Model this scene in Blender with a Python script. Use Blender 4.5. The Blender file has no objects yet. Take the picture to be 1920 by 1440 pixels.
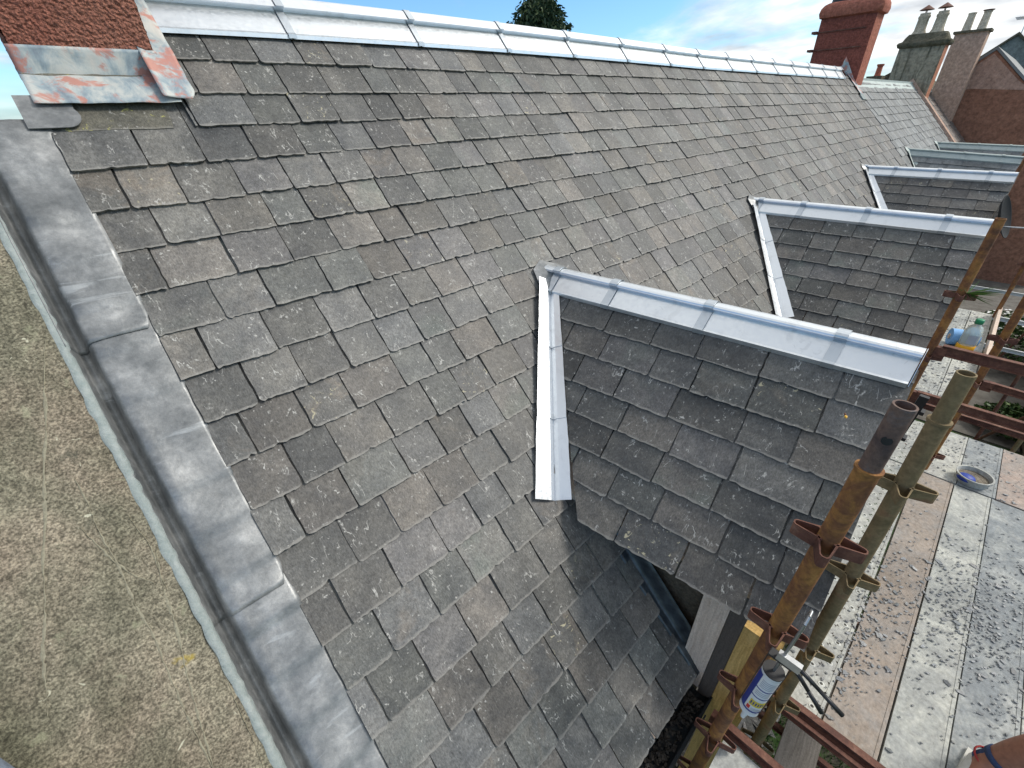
import bpy, math, random
from math import sin, cos, pi, radians
from mathutils import Vector, Matrix, noise as mnoise

# ------------------------------------------------------------------ camera, sky, sun, exposure
S = bpy.context.scene
C = bpy.context.scene.collection
cam_d = bpy.data.cameras.new('camera')
cam = bpy.data.objects.new('camera', cam_d); C.objects.link(cam)
cam_d.sensor_width = 36.0
cam_d.lens = 810.87 / 1920 * 36.0
cam_d.clip_start = 0.02; cam_d.clip_end = 9000
# rows: image right, image down, view direction, expressed in world axes
RIGHT = Vector((0.72489477, -0.68822352, -0.0295964))
DOWN = Vector((-0.38373556, -0.36775569, -0.84705535))
FWD = Vector((0.57207918, 0.62538319, -0.53068002))
m = Matrix.Identity(4)
for i in range(3):
    m[i][0] = RIGHT[i]; m[i][1] = -DOWN[i]; m[i][2] = -FWD[i]
cam.matrix_world = m
S.camera = cam

SUN_DIR = Vector((0.56, -0.45, 0.70)).normalized()      # towards the sun
w = bpy.data.worlds.new('World'); S.world = w; w.use_nodes = True
nt = w.node_tree; nt.nodes.clear()
N = nt.nodes.new; Lk = nt.links.new
out = N('ShaderNodeOutputWorld'); bg = N('ShaderNodeBackground'); bg.inputs['Strength'].default_value = 0.11
sky = N('ShaderNodeTexSky'); sky.sky_type = 'NISHITA'; sky.sun_disc = False
sky.sun_elevation = math.asin(SUN_DIR.z); sky.sun_rotation = math.atan2(SUN_DIR.x, SUN_DIR.y)
sky.ozone_density = 2.0; sky.dust_density = 0.6; sky.air_density = 1.0
tc = N('ShaderNodeTexCoord'); sep = N('ShaderNodeSeparateXYZ'); Lk(tc.outputs['Generated'], sep.inputs[0])
def wm(op, a, b=None, c=None):
    n = N('ShaderNodeMath'); n.operation = op
    for i, v in enumerate((a, b, c)):
        if v is None: continue
        if isinstance(v, (int, float)): n.inputs[i].default_value = v
        else: Lk(v, n.inputs[i])
    return n.outputs[0]
zc = wm('MAXIMUM', sep.outputs['Z'], 0.0)
den = wm('ADD', zc, 0.16)
comb = N('ShaderNodeCombineXYZ')
Lk(wm('DIVIDE', sep.outputs['X'], den), comb.inputs[0]); Lk(wm('DIVIDE', sep.outputs['Y'], den), comb.inputs[1])
comb.inputs[2].default_value = 20.5
nz = N('ShaderNodeTexNoise'); nz.inputs['Scale'].default_value = 0.62; nz.inputs['Detail'].default_value = 9
nz.inputs['Roughness'].default_value = 0.58; nz.inputs['Distortion'].default_value = 0.35
Lk(comb.outputs[0], nz.inputs['Vector'])
nz2 = N('ShaderNodeTexNoise'); nz2.inputs['Scale'].default_value = 1.5; nz2.inputs['Detail'].default_value = 6
Lk(comb.outputs[0], nz2.inputs['Vector'])
# more cloud towards +X, where the sun stands
bias = wm('ADD', wm('MULTIPLY_ADD', sep.outputs['X'], 0.10, -0.078), wm('MULTIPLY', zc, 0.30))
amt = wm('ADD', nz.outputs['Fac'], bias)
mr = N('ShaderNodeMapRange'); mr.interpolation_type = 'SMOOTHSTEP'
Lk(amt, mr.inputs['Value']); mr.inputs['From Min'].default_value = 0.44; mr.inputs['From Max'].default_value = 0.62
hz = N('ShaderNodeMapRange'); Lk(sep.outputs['Z'], hz.inputs['Value'])
hz.inputs['From Min'].default_value = 0.0; hz.inputs['From Max'].default_value = 0.07
hz.inputs['To Min'].default_value = 0.45; hz.inputs['To Max'].default_value = 0.0
fac = wm('MAXIMUM', mr.outputs[0], hz.outputs[0])
ccol = N('ShaderNodeValToRGB'); Lk(nz2.outputs['Fac'], ccol.inputs[0])
ccol.color_ramp.elements[0].position = 0.36; ccol.color_ramp.elements[0].color = (3.0, 3.25, 3.6, 1)
ccol.color_ramp.elements[1].position = 0.60; ccol.color_ramp.elements[1].color = (7.2, 7.3, 7.2, 1)
mix = N('ShaderNodeMix'); mix.data_type = 'RGBA'
skyb = N('ShaderNodeVectorMath'); skyb.operation = 'MULTIPLY'; Lk(sky.outputs[0], skyb.inputs[0]); skyb.inputs[1].default_value = (.60, .86, 1.06)
Lk(fac, mix.inputs['Factor']); Lk(skyb.outputs[0], mix.inputs['A']); Lk(ccol.outputs[0], mix.inputs['B'])
Lk(mix.outputs['Result'], bg.inputs['Color']); Lk(bg.outputs[0], out.inputs[0])

sun_d = bpy.data.lights.new('sun', 'SUN'); sun_d.energy = 1.8; sun_d.angle = radians(16); sun_d.color = (1.0, 0.95, 0.87)
sun = bpy.data.objects.new('sun', sun_d); C.objects.link(sun)
sun.rotation_euler = (-SUN_DIR).to_track_quat('-Z', 'Y').to_euler()
sun.location = (0, 0, 30)
S.view_settings.view_transform = 'Standard'; S.view_settings.look = 'None'
S.view_settings.exposure = 0.76; S.view_settings.gamma = 1.0
S.view_settings.use_curve_mapping = False
S.cycles.max_bounces = 6; S.cycles.diffuse_bounces = 3; S.cycles.glossy_bounces = 3

rnd = random.Random(7)
def U(a, b): return rnd.uniform(a, b)
GZ = -5.4          # ground level (the camera is the origin)
DK = -2.65         # scaffold deck level
TH = 0.805791; D = 2.0
ct, st = cos(TH), sin(TH)
NRM = Vector((0, -st, ct)); UPS = Vector((0, ct, st)); XA = Vector((1, 0, 0))

def RP(x, s, h=0.0):
    """a point on the street-side roof slope: along x, up the slope s, h above it"""
    # the old ridge and slope sag a little
    return Vector((x, s * ct + st * (D - h), s * st - ct * (D - h)))

# ------------------------------------------------------------------ materials
MATS = {}
class G:
    def __init__(self, name):
        self.m = bpy.data.materials.new(name); self.m.use_nodes = True
        self.t = self.m.node_tree; self.t.nodes.clear()
        self.o = self.n('ShaderNodeOutputMaterial'); self.b = self.n('ShaderNodeBsdfPrincipled')
        self.l(self.b.outputs[0], self.o.inputs[0])
        MATS[name] = self.m
    def n(self, k): return self.t.nodes.new(k)
    def l(self, a, b): self.t.links.new(a, b)
    def set(self, sock, v):
        if isinstance(v, bpy.types.NodeSocket): self.l(v, sock)
        else: sock.default_value = v
    def math(self, op, a, b=0.0, clamp=False):
        n = self.n('ShaderNodeMath'); n.operation = op; n.use_clamp = clamp
        self.set(n.inputs[0], a); self.set(n.inputs[1], b); return n.outputs[0]
    def obj(self): return self.n('ShaderNodeTexCoord').outputs['Object']
    def geo(self): return self.n('ShaderNodeNewGeometry').outputs['Position']
    def mapv(self, v, scale=(1, 1, 1), rot=(0, 0, 0), loc=(0, 0, 0)):
        n = self.n('ShaderNodeMapping'); self.l(v, n.inputs[0])
        n.inputs['Scale'].default_value = scale; n.inputs['Rotation'].default_value = rot; n.inputs['Location'].default_value = loc
        return n.outputs[0]
    def noise(self, v, sc, det=4, rough=0.55, dist=0.0):
        n = self.n('ShaderNodeTexNoise'); self.l(v, n.inputs['Vector'])
        n.inputs['Scale'].default_value = sc; n.inputs['Detail'].default_value = det
        n.inputs['Roughness'].default_value = rough; n.inputs['Distortion'].default_value = dist
        return n.outputs['Fac']
    def voro(self, v, sc, feat='F1'):
        n = self.n('ShaderNodeTexVoronoi'); n.feature = feat; self.l(v, n.inputs['Vector']); n.inputs['Scale'].default_value = sc
        return n.outputs['Distance']
    def ramp(self, f, els, interp='LINEAR'):
        n = self.n('ShaderNodeValToRGB'); self.l(f, n.inputs[0]); r = n.color_ramp; r.interpolation = interp
        r.elements[0].position = els[0][0]; r.elements[1].position = els[-1][0]
        for p, c in els[1:-1]: r.elements.new(p)
        for e, (p, c) in zip(r.elements, els):
            e.position = p; e.color = (*c, 1) if not isinstance(c, (int, float)) else (c, c, c, 1)
        return n.outputs[0]
    def step(self, f, a, b, t0=0.0, t1=1.0):
        n = self.n('ShaderNodeMapRange'); n.interpolation_type = 'SMOOTHSTEP'; self.l(f, n.inputs[0])
        n.inputs[1].default_value = a; n.inputs[2].default_value = b; n.inputs[3].default_value = t0; n.inputs[4].default_value = t1
        return n.outputs[0]
    def mix(self, f, a, b, mode='MIX'):
        n = self.n('ShaderNodeMix'); n.data_type = 'RGBA'; n.blend_type = mode
        self.set(n.inputs['Factor'], f)
        for s, v in (('A', a), ('B', b)):
            if isinstance(v, tuple): v = (*v, 1) if len(v) == 3 else v
            self.set(n.inputs[s], v)
        return n.outputs['Result']
    def bump(self, h, strength=0.5, dist=0.01):
        n = self.n('ShaderNodeBump'); self.l(h, n.inputs['Height']); n.inputs['Strength'].default_value = strength
        n.inputs['Distance'].default_value = dist; self.l(n.outputs[0], self.b.inputs['Normal'])
    def fin(self, col, rough=0.7, metal=0.0, spec=0.5):
        if isinstance(col, tuple): col = (*col, 1)
        self.set(self.b.inputs['Base Color'], col); self.set(self.b.inputs['Roughness'], rough)
        self.b.inputs['Metallic'].default_value = metal; self.b.inputs['Specular IOR Level'].default_value = spec
        return self.m

def slate_mat(name, palette, stain=0.5, fleck=1.0, lich=(0.90, 0.97), lcol=(.50, .45, .30)):
    g = G(name)
    oi = g.n('ShaderNodeObjectInfo').outputs['Random']
    ar = g.n('ShaderNodeAttribute'); ar.attribute_name = 'rnd'
    r = g.math('FRACT', g.math('ADD', oi, ar.outputs['Fac']))
    al = g.n('ShaderNodeAttribute'); al.attribute_name = 'lc'
    sc = g.n('ShaderNodeVectorMath'); sc.operation = 'SCALE'; sc.inputs[0].default_value = (37.1, 91.7, 13.3)
    g.l(r, sc.inputs['Scale'])
    ad = g.n('ShaderNodeVectorMath'); g.l(al.outputs['Vector'], ad.inputs[0]); g.l(sc.outputs[0], ad.inputs[1])
    v = ad.outputs[0]
    n = len(palette)
    base = g.ramp(r, [(i / n, c) for i, c in enumerate(palette)], 'CONSTANT')
    r2 = g.math('FRACT', g.math('MULTIPLY', r, 17.31)); r3 = g.math('FRACT', g.math('MULTIPLY', r, 53.7))
    base = g.mix(1.0, base, g.ramp(r3, [(0, .74), (1, 1.26)]), 'MULTIPLY')
    big = g.noise(v, 7.0, 5, 0.6, 0.4)
    col = g.mix(1.0, base, g.ramp(big, [(0.3, (.66, .67, .69)), (0.7, (1.36, 1.32, 1.25))]), 'MULTIPLY')
    # brown and pinkish staining on some slates
    stn = g.math('MULTIPLY', g.step(g.noise(v, 5.0, 6, 0.65, 0.8), 0.50, 0.66), g.step(r2, 0.55, 0.98, 0.0, stain * .8))
    col = g.mix(stn, col, (.21, .168, .128))
    # greenish tint on others
    gr = g.math('MULTIPLY', g.step(g.noise(v, 4.0, 3), 0.45, 0.7), g.step(r3, 0.8, 1.0, 0.0, 0.45))
    col = g.mix(gr, col, (.105, .135, .115))
    # fine grain
    fine = g.noise(g.mapv(v, (1, .45, 1)), 170, 4, 0.7)
    col = g.mix(1.0, col, g.ramp(fine, [(0.3, .6), (0.7, 1.42)]), 'MULTIPLY')
    mid = g.noise(v, 42, 5, .7, .5)
    col = g.mix(1.0, col, g.ramp(mid, [(0.3, .72), (0.7, 1.28)]), 'MULTIPLY')
    # weathering that runs down across the courses
    gp = g.geo(); wr = g.noise(g.mapv(gp, (2.2, .8, .8)), 1.6, 5, .62, .3)
    col = g.mix(1.0, col, g.ramp(wr, [(.34, (.80, .81, .81)), (.66, (1.20, 1.19, 1.17))]), 'MULTIPLY')
    # chalky scratches
    ln = g.noise(g.mapv(v, (1, .38, 1), (0, 0, 0.5)), 15, 4, 0.55, 0.35)
    line = g.step(g.math('ABSOLUTE', g.math('SUBTRACT', ln, 0.5)), 0.016, 0.003)
    mask = g.step(g.noise(v, 17, 5, .65), 0.52, 0.64)
    sp = g.step(g.noise(v, 70, 3, 0.5), 0.635, 0.70)
    fl = g.math('MULTIPLY', g.math('MAXIMUM', g.math('MULTIPLY', line, mask), g.math('MULTIPLY', sp, g.step(g.noise(v, 11, 2), .45, .65))), 0.82 * fleck)
    col = g.mix(fl, col, (.46, .45, .42))
    # pale freshly broken edge at the tail
    sx = g.n('ShaderNodeSeparateXYZ'); g.l(al.outputs['Vector'], sx.inputs[0])
    ed = g.math('MULTIPLY', g.step(g.math('ADD', sx.outputs['Y'], g.math('MULTIPLY', g.noise(v, 40, 3), 0.02)), 0.024, 0.013), 0.50 * fleck)
    col = g.mix(ed, col, (.30, .285, .26))
    # lichen rosettes on a few slates
    li = g.math('MULTIPLY', g.step(g.noise(v, 26, 4, .6, 1.0), 0.62, 0.68), g.step(r2, lich[0], lich[1], 0.0, .75))
    col = g.mix(li, col, lcol)
    lay = g.noise(g.mapv(v, (1, 1, 1)), 6, 3, .5, 1.5)
    h = g.math('ADD', g.math('MULTIPLY', g.math('FRACT', g.math('MULTIPLY', lay, 5.0)), 0.25), g.math('ADD', g.math('MULTIPLY', fine, 0.35), g.math('MULTIPLY', g.noise(v, 34, 6, .7), 0.8)))
    g.bump(h, 0.75, 0.004)
    return g.fin(col, g.ramp(big, [(0.3, .5), (0.7, .72)]), 0.0, 0.42)
OLD = [(.114, .113, .110), (.128, .125, .120), (.108, .111, .108), (.120, .117, .118), (.134, .127, .118), (.098, .098, .097),
       (.114, .116, .118), (.136, .127, .119), (.120, .119, .115), (.106, .104, .101), (.124, .123, .121)]
slate_mat('old_slate', OLD)
slate_mat('shaded_slate', [tuple(c * .76 for c in x) for x in OLD], 0.3)  # old slate with the dormer slopes' shade put into the colour; offcuts reuse it
slate_mat('lichened_slate', [(.12, .115, .095), (.12, .115, .095)], .2, .6, (-1, -.5), (.40, .38, .12))
slate_mat('blue_slate', [(.15, .16, .168), (.165, .176, .18), (.142, .152, .16), (.17, .178, .183), (.155, .165, .172)], 0.05, .35)
slate_mat('chip_slate', [(.20, .215, .235), (.25, .26, .275), (.16, .175, .19), (.29, .295, .30)], .05, .3)
slate_mat('brown_slate', [(.165, .135, .12), (.15, .13, .12), (.19, .15, .13), (.14, .125, .118)], 0.4, .5)

def metal_new(name, tint, rough, dirt=.5, metal=.55):
    g = G(name); v = g.geo()
    n1 = g.noise(v, 9, 6, .65, .6); n2 = g.noise(v, 60, 4); n3 = g.noise(v, 22, 5, .7, 1.0)
    col = g.mix(g.math('MULTIPLY', g.step(n1, .50, .72), dirt), tint, tuple(c * .74 for c in tint))
    col = g.mix(g.math('MULTIPLY', g.step(n3, .60, .68), dirt * .6), col, tuple(c * .6 for c in tint))
    g.bump(g.noise(v, 14, 3), .08, .008)
    return g.fin(col, g.ramp(n2, [(.3, rough - .06), (.7, rough + .1)]), metal, .5)
metal_new('new_metal', (.72, .75, .78), .34, .45, .85)
metal_new('clip_metal', (.52, .56, .60), .36, .5, .8)
metal_new('weathered_metal', (.42, .47, .45), .7, 1.0, .3)
metal_new('galvanised', (.6, .61, .62), .4)

g = G('lead'); v = g.geo()
a = g.noise(v, 7, 6, .68, .15); b = g.noise(v, 34, 6, .7)
col = g.ramp(a, [(.30, (.13, .138, .142)), (.46, (.20, .207, .21)), (.58, (.28, .285, .285)), (.74, (.43, .43, .425))])
col = g.mix(.5, col, g.ramp(b, [(.3, .7), (.7, 1.3)]), 'MULTIPLY')
wt = g.step(g.noise(g.mapv(v, (1.2, 6, 6)), 3, 4, .6, .4), .60, .72)
col = g.mix(g.math('MULTIPLY', wt, .5), col, (.50, .52, .53))
g.bump(g.math('ADD', a, g.math('MULTIPLY', b, .3)), .35, .008)
g.fin(col, g.ramp(b, [(.3, .36), (.7, .58)]), .45, .5)
g = G('old_lead'); v = g.geo()
a = g.noise(v, 9, 6, .65, 1.0); b = g.noise(g.mapv(v, (2.2, 1, 1.2)), 6, 6, .68, .4)
col = g.ramp(b, [(.28, (.16, .19, .23)), (.45, (.28, .34, .37)), (.58, (.46, .48, .46)), (.75, (.54, .51, .47))])
red = g.step(g.noise(g.mapv(v, (1, 1, 1), loc=(3.1, 0, 0)), 7.5, 6, .68, .5), .51, .60)
col = g.mix(g.math('MULTIPLY', red, .8), col, (.46, .17, .12))
g.bump(a, .3, .01); g.fin(col, .6, .1, .4)
g = G('dark_lead'); v = g.geo(); a = g.noise(v, 16, 5)
g.bump(a, .3, .008); g.fin(g.ramp(a, [(.3, (.03, .036, .044)), (.7, (.10, .12, .135))]), .35, .5, .5)
g = G('mortar'); v = g.geo(); a = g.noise(v, 30, 6, .7)
g.bump(a, .8, .01); g.fin(g.ramp(a, [(.3, (.20, .24, .235)), (.7, (.33, .36, .35))]), .9)
# sandstone skew
g = G('skew_stone'); v = g.geo()
a = g.noise(v, 2.2, 6, .6, .3); b = g.noise(v, 140, 3, .6); c3 = g.noise(v, 34, 5, .7, .6); d4 = g.noise(v, 12, 6, .65)
col = g.ramp(a, [(.30, (.145, .138, .105)), (.45, (.195, .18, .138)), (.58, (.215, .185, .145)), (.72, (.225, .18, .142))])
col = g.mix(.9, col, g.ramp(b, [(.36, .42), (.5, .95), (.64, 1.6)]), 'MULTIPLY')
col = g.mix(.8, col, g.ramp(c3, [(.35, .60), (.65, 1.35)]), 'MULTIPLY')
col = g.mix(1.0, col, g.ramp(g.noise(g.mapv(v, (3.2, 1, 1)), 1.6, 5, .6, .3), [(.35, (.62, .64, .58)), (.65, (1.2, 1.15, 1.1))]), 'MULTIPLY')
col = g.mix(g.math('MULTIPLY', g.step(d4, .60, .70), .55), col, (.30, .30, .20))
col = g.mix(g.math('MULTIPLY', g.step(g.noise(v, 3.4, 5, .6, 1.2), .63, .72), .75), col, (.06, .065, .05))
col = g.mix(g.math('MULTIPLY', g.step(g.noise(v, 17, 5, .6, 1.5), .685, .72), .85), col, (.52, .50, .38))
col = g.mix(g.math('MULTIPLY', g.step(g.noise(g.mapv(v, loc=(5, 2, 1)), 8, 4, .5), .70, .76), .8), col, (.36, .27, .05))
g.bump(g.math('ADD', g.math('MULTIPLY', b, 1.0), g.math('ADD', g.math('MULTIPLY', c3, .6), g.math('MULTIPLY', d4, .4))), .55, .006); g.fin(col, .9, 0, .2)
g = G('vein'); v = g.geo(); a = g.noise(v, 60, 5, .7)
g.bump(a, .8, .006); g.fin(g.ramp(a, [(.3, (.18, .168, .125)), (.6, (.29, .27, .20))]), .9, 0, .2)

def harl(name, cols, sc=70, bump=1.0, dist=.02, streak=None):
    g = G(name); v = g.geo()
    a = g.noise(v, sc, 5, .7); b = g.noise(v, 2.5, 5, .6, .5); vo = g.voro(v, sc * .8)
    col = g.ramp(b, [(.3, cols[0]), (.7, cols[1])])
    col = g.mix(.85, col, g.ramp(a, [(.3, .55), (.7, 1.5)]), 'MULTIPLY')
    if streak:
        s2 = g.step(g.noise(g.mapv(v, (3, 3, .5)), 2.2, 5, .65, .6), .48, .68)
        col = g.mix(g.math('MULTIPLY', s2, .85), col, streak)
    g.bump(g.math('ADD', a, g.math('MULTIPLY', vo, -.8)), bump, dist)
    return g.fin(col, .92, 0, .2)
harl('red_harl', ((.42, .165, .12), (.50, .24, .17)), 110, 1.0, .03)
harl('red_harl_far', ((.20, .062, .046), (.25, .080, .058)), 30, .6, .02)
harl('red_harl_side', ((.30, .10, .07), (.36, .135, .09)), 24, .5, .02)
harl('brown_harl', ((.25, .12, .078), (.30, .15, .098)), 12, .5, .02)
harl('brown_harl_pale', ((.36, .225, .17), (.40, .26, .20)), 12, .4, .02)
harl('pink_harl', ((.40, .27, .205), (.46, .32, .25)), 14, .4, .02)
harl('grey_harl', ((.25, .215, .16), (.32, .28, .21)), 14, .6, .02, streak=(.07, .065, .045))
harl('grey_gable', ((.17, .19, .175), (.21, .225, .21)), 8, .3, .02)
harl('orange_harl', ((.36, .15, .09), (.42, .19, .12)), 20, .5, .02)
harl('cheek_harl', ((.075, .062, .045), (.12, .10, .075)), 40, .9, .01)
harl('house_wall', ((.33, .30, .26), (.40, .37, .32)), 40, .6, .01)
harl('mossy_stone', ((.075, .07, .045), (.17, .15, .11)), 16, 1.0, .03)
harl('pot_buff', ((.42, .36, .27), (.50, .43, .33)), 30, .2, .005, streak=(.20, .19, .14))
harl('pot_cream', ((.52, .44, .34), (.58, .50, .39)), 20, .2, .005)
harl('pot_red', ((.34, .10, .06), (.4, .13, .08)), 20, .2, .005)
harl('rubble', ((.13, .115, .09), (.24, .21, .17)), 18, 1.0, .03)

def rust(name, cols, moss=0.0):
    g = G(name); v = g.geo()
    a = g.noise(v, 9, 6, .65, .6); b = g.noise(v, 70, 5, .7)
    col = g.ramp(a, [(.28, cols[0]), (.45, cols[1]), (.58, cols[2]), (.74, cols[3])])
    col = g.mix(.7, col, g.ramp(b, [(.3, .6), (.7, 1.4)]), 'MULTIPLY')
    if moss: col = g.mix(g.step(g.noise(v, 4, 5), .35, .6, 0, moss), col, (.135, .125, .055))
    g.bump(b, .5, .002); return g.fin(col, .72, .1, .3)
rust('rusty_tube', ((.09, .045, .028), (.19, .085, .04), (.30, .145, .045), (.40, .21, .07)))
rust('olive_tube', ((.12, .088, .05), (.19, .14, .075), (.24, .175, .095), (.24, .10, .065)), .15)
rust('dark_rust', ((.06, .03, .024), (.12, .052, .038), (.17, .08, .055), (.26, .15, .11)))
rust('spigot_tube', ((.06, .045, .045), (.11, .075, .065), (.15, .10, .08), (.10, .12, .14)))

def board_mat(name, c1, c2, dirt, amt):
    g = G(name); v = g.geo()
    a = g.noise(v, 8, 7, .68, .5); b = g.noise(v, 45, 6, .7); c_ = g.noise(g.mapv(v, (1, 1, 1), (0, 0, .9)), 5, 7, .7, .8)
    lo = .56 - amt * .28
    col = g.ramp(a, [(.3, c1), (.7, c2)])
    col = g.mix(g.step(c_, lo - .05, lo + .2, 0, .85), col, dirt)
    st2 = g.noise(g.mapv(v, (1, 5, 1)), 9, 5, .7, .3); col = g.mix(g.math('MULTIPLY', g.step(st2, .5, .7), .22), col, (.42, .41, .38))
    col = g.mix(g.math('MULTIPLY', g.step(g.noise(v, 20, 6, .7, .4), .52, .70), .40), col, (.17, .17, .175))
    col = g.mix(.7, col, g.ramp(b, [(.3, .6), (.7, 1.35)]), 'MULTIPLY')
    g.bump(g.math('ADD', a, b), .5, .006); return g.fin(col, .75, 0, .3)
board_mat('board_white', (.44, .44, .40), (.56, .56, .50), (.32, .32, .31), .4)
board_mat('board_tan', (.29, .24, .195), (.38, .32, .27), (.30, .28, .26), .35)
board_mat('board_grey', (.30, .32, .315), (.42, .43, .41), (.20, .22, .235), .6)
board_mat('board_pink', (.33, .25, .21), (.42, .34, .29), (.28, .26, .24), .4)
board_mat('board_pale', (.42, .43, .39), (.54, .54, .49), (.31, .32, .31), .55)

board_mat('board_rim', (.62, .62, .56), (.72, .72, .66), (.4, .4, .38), .2)
def wood(name, c1, c2, rot=(0, 0, 0), sc=(14, 14, 1)):
    g = G(name); v = g.mapv(g.obj(), sc, rot); a = g.noise(v, 5, 5, .6, .7); b = g.noise(g.obj(), 90, 3)
    col = g.mix(.5, g.ramp(a, [(.3, c1), (.7, c2)]), g.ramp(b, [(.3, .7), (.7, 1.3)]), 'MULTIPLY')
    g.bump(a, .4, .004); return g.fin(col, .75, 0, .25)
wood('yellow_wood', (.42, .26, .08), (.68, .46, .18))
wood('pale_wood', (.50, .38, .30), (.72, .60, .50))
wood('grey_wood', (.20, .17, .14), (.34, .30, .26), sc=(1, 14, 14))
wood('brown_panel', (.085, .072, .062), (.12, .10, .088))

def plain(name, c, rough=.6, metal=0.0, var=.15, sc=30):
    g = G(name); a = g.noise(g.obj(), sc, 4)
    col = g.mix(1.0, (*c, 1), g.ramp(a, [(.3, 1 - var), (.7, 1 + var)]), 'MULTIPLY')
    return g.fin(col, rough, metal, .4)
plain('black_iron', (.018, .022, .026), .45); plain('black_plastic', (.02, .02, .022), .4); plain('dish_grey', (.02, .022, .024), .9)
plain('dark_debris', (.04, .035, .03), .95, 0, .6, 60); plain('steel', (.45, .46, .47), .35, .9)
plain('white_plastic', (.68, .70, .72), .4, 0, .04); plain('navy', (.02, .035, .22), .4, 0, .05); plain('yellow_print', (.65, .50, .05), .5, 0, .05)
plain('red_print', (.6, .05, .04), .5, 0, .05); plain('grey_print', (.35, .38, .44), .5, 0, .05); plain('blue_roll', (.20, .42, .75), .7, 0, .06)
plain('green_cap', (.02, .22, .10), .4); plain('orange_liquid', (.75, .38, .02), .2, 0, .05); plain('tub_blue', (.02, .05, .30), .5, 0, .4, 20)
plain('skin', (.30, .135, .085), .55, 0, .18, 50); plain('tattoo', (.075, .06, .05), .6, 0, .2); plain('sock_blue', (.035, .055, .12), .9, 0, .25, 120)
plain('shoe_white', (.55, .54, .50), .6, 0, .12); plain('shoe_red', (.35, .04, .04), .6); plain('cloth_navy', (.04, .05, .08), .9, 0, .2)
plain('cloth_grey', (.16, .19, .24), .95, 0, .25, 90); plain('hair_brown', (.05, .03, .02), .8); plain('wasp_yellow', (.75, .42, .05), .5, 0, .2, 300)
plain('eye_white', (.7, .7, .7), .2)
g = G('wing'); g.fin((.7, .65, .5), .3); g.b.inputs['Alpha'].default_value = .35
g = G('bottle_plastic'); g.fin((.72, .76, .70), .25); g.b.inputs['Transmission Weight'].default_value = .5
g = G('leaf_dark'); oi = g.n('ShaderNodeNewGeometry').outputs['Random Per Island']
g.fin(g.ramp(oi, [(0, (.018, .04, .022)), (.5, (.035, .065, .03)), (1, (.075, .10, .035))]), .7, 0, .3)
g = G('leaf_green'); oi = g.n('ShaderNodeNewGeometry').outputs['Random Per Island']
g.fin(g.ramp(oi, [(0, (.03, .06, .02)), (.6, (.06, .11, .03)), (1, (.12, .17, .05))]), .6, 0, .3)
plain('petal', (.8, .8, .78), .6); plain('bark', (.07, .05, .035), .95, 0, .4)
g = G('grass'); oi = g.n('ShaderNodeNewGeometry').outputs['Random Per Island']
g.fin(g.ramp(oi, [(0, (.03, .075, .012)), (.6, (.055, .14, .02)), (1, (.12, .19, .04))]), .6, 0, .3)
g = G('ground'); v = g.geo()
a = g.noise(v, .05, 5, .6); b = g.noise(v, 3, 6, .7); c_ = g.noise(v, 40, 4, .7)
far = g.step(g.n('ShaderNodeNewGeometry').outputs['Position'], 0, 1) if False else None
ln = g.n('ShaderNodeVectorMath'); ln.operation = 'LENGTH'; g.l(v, ln.inputs[0])
col = g.mix(g.step(b, .42, .58), (.07, .062, .05), (.035, .07, .02))
fieldc = g.ramp(g.noise(v, .01, 3), [(.4, (.10, .15, .045)), (.5, (.28, .27, .09)), (.6, (.07, .12, .04))])
col = g.mix(g.step(ln.outputs['Value'], 30, 60), col, fieldc)
col = g.mix(.6, col, g.ramp(c_, [(.3, .5), (.7, 1.5)]), 'MULTIPLY')
g.bump(b, .6, .05); g.fin(col, .95, 0, .2)
g = G('path'); v = g.geo(); a = g.noise(v, 5, 6, .7)
g.bump(a, .5, .02); g.fin(g.ramp(a, [(.3, (.10, .09, .08)), (.7, (.19, .18, .16))]), .95, 0, .2)
def M(n): return MATS[n]

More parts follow.
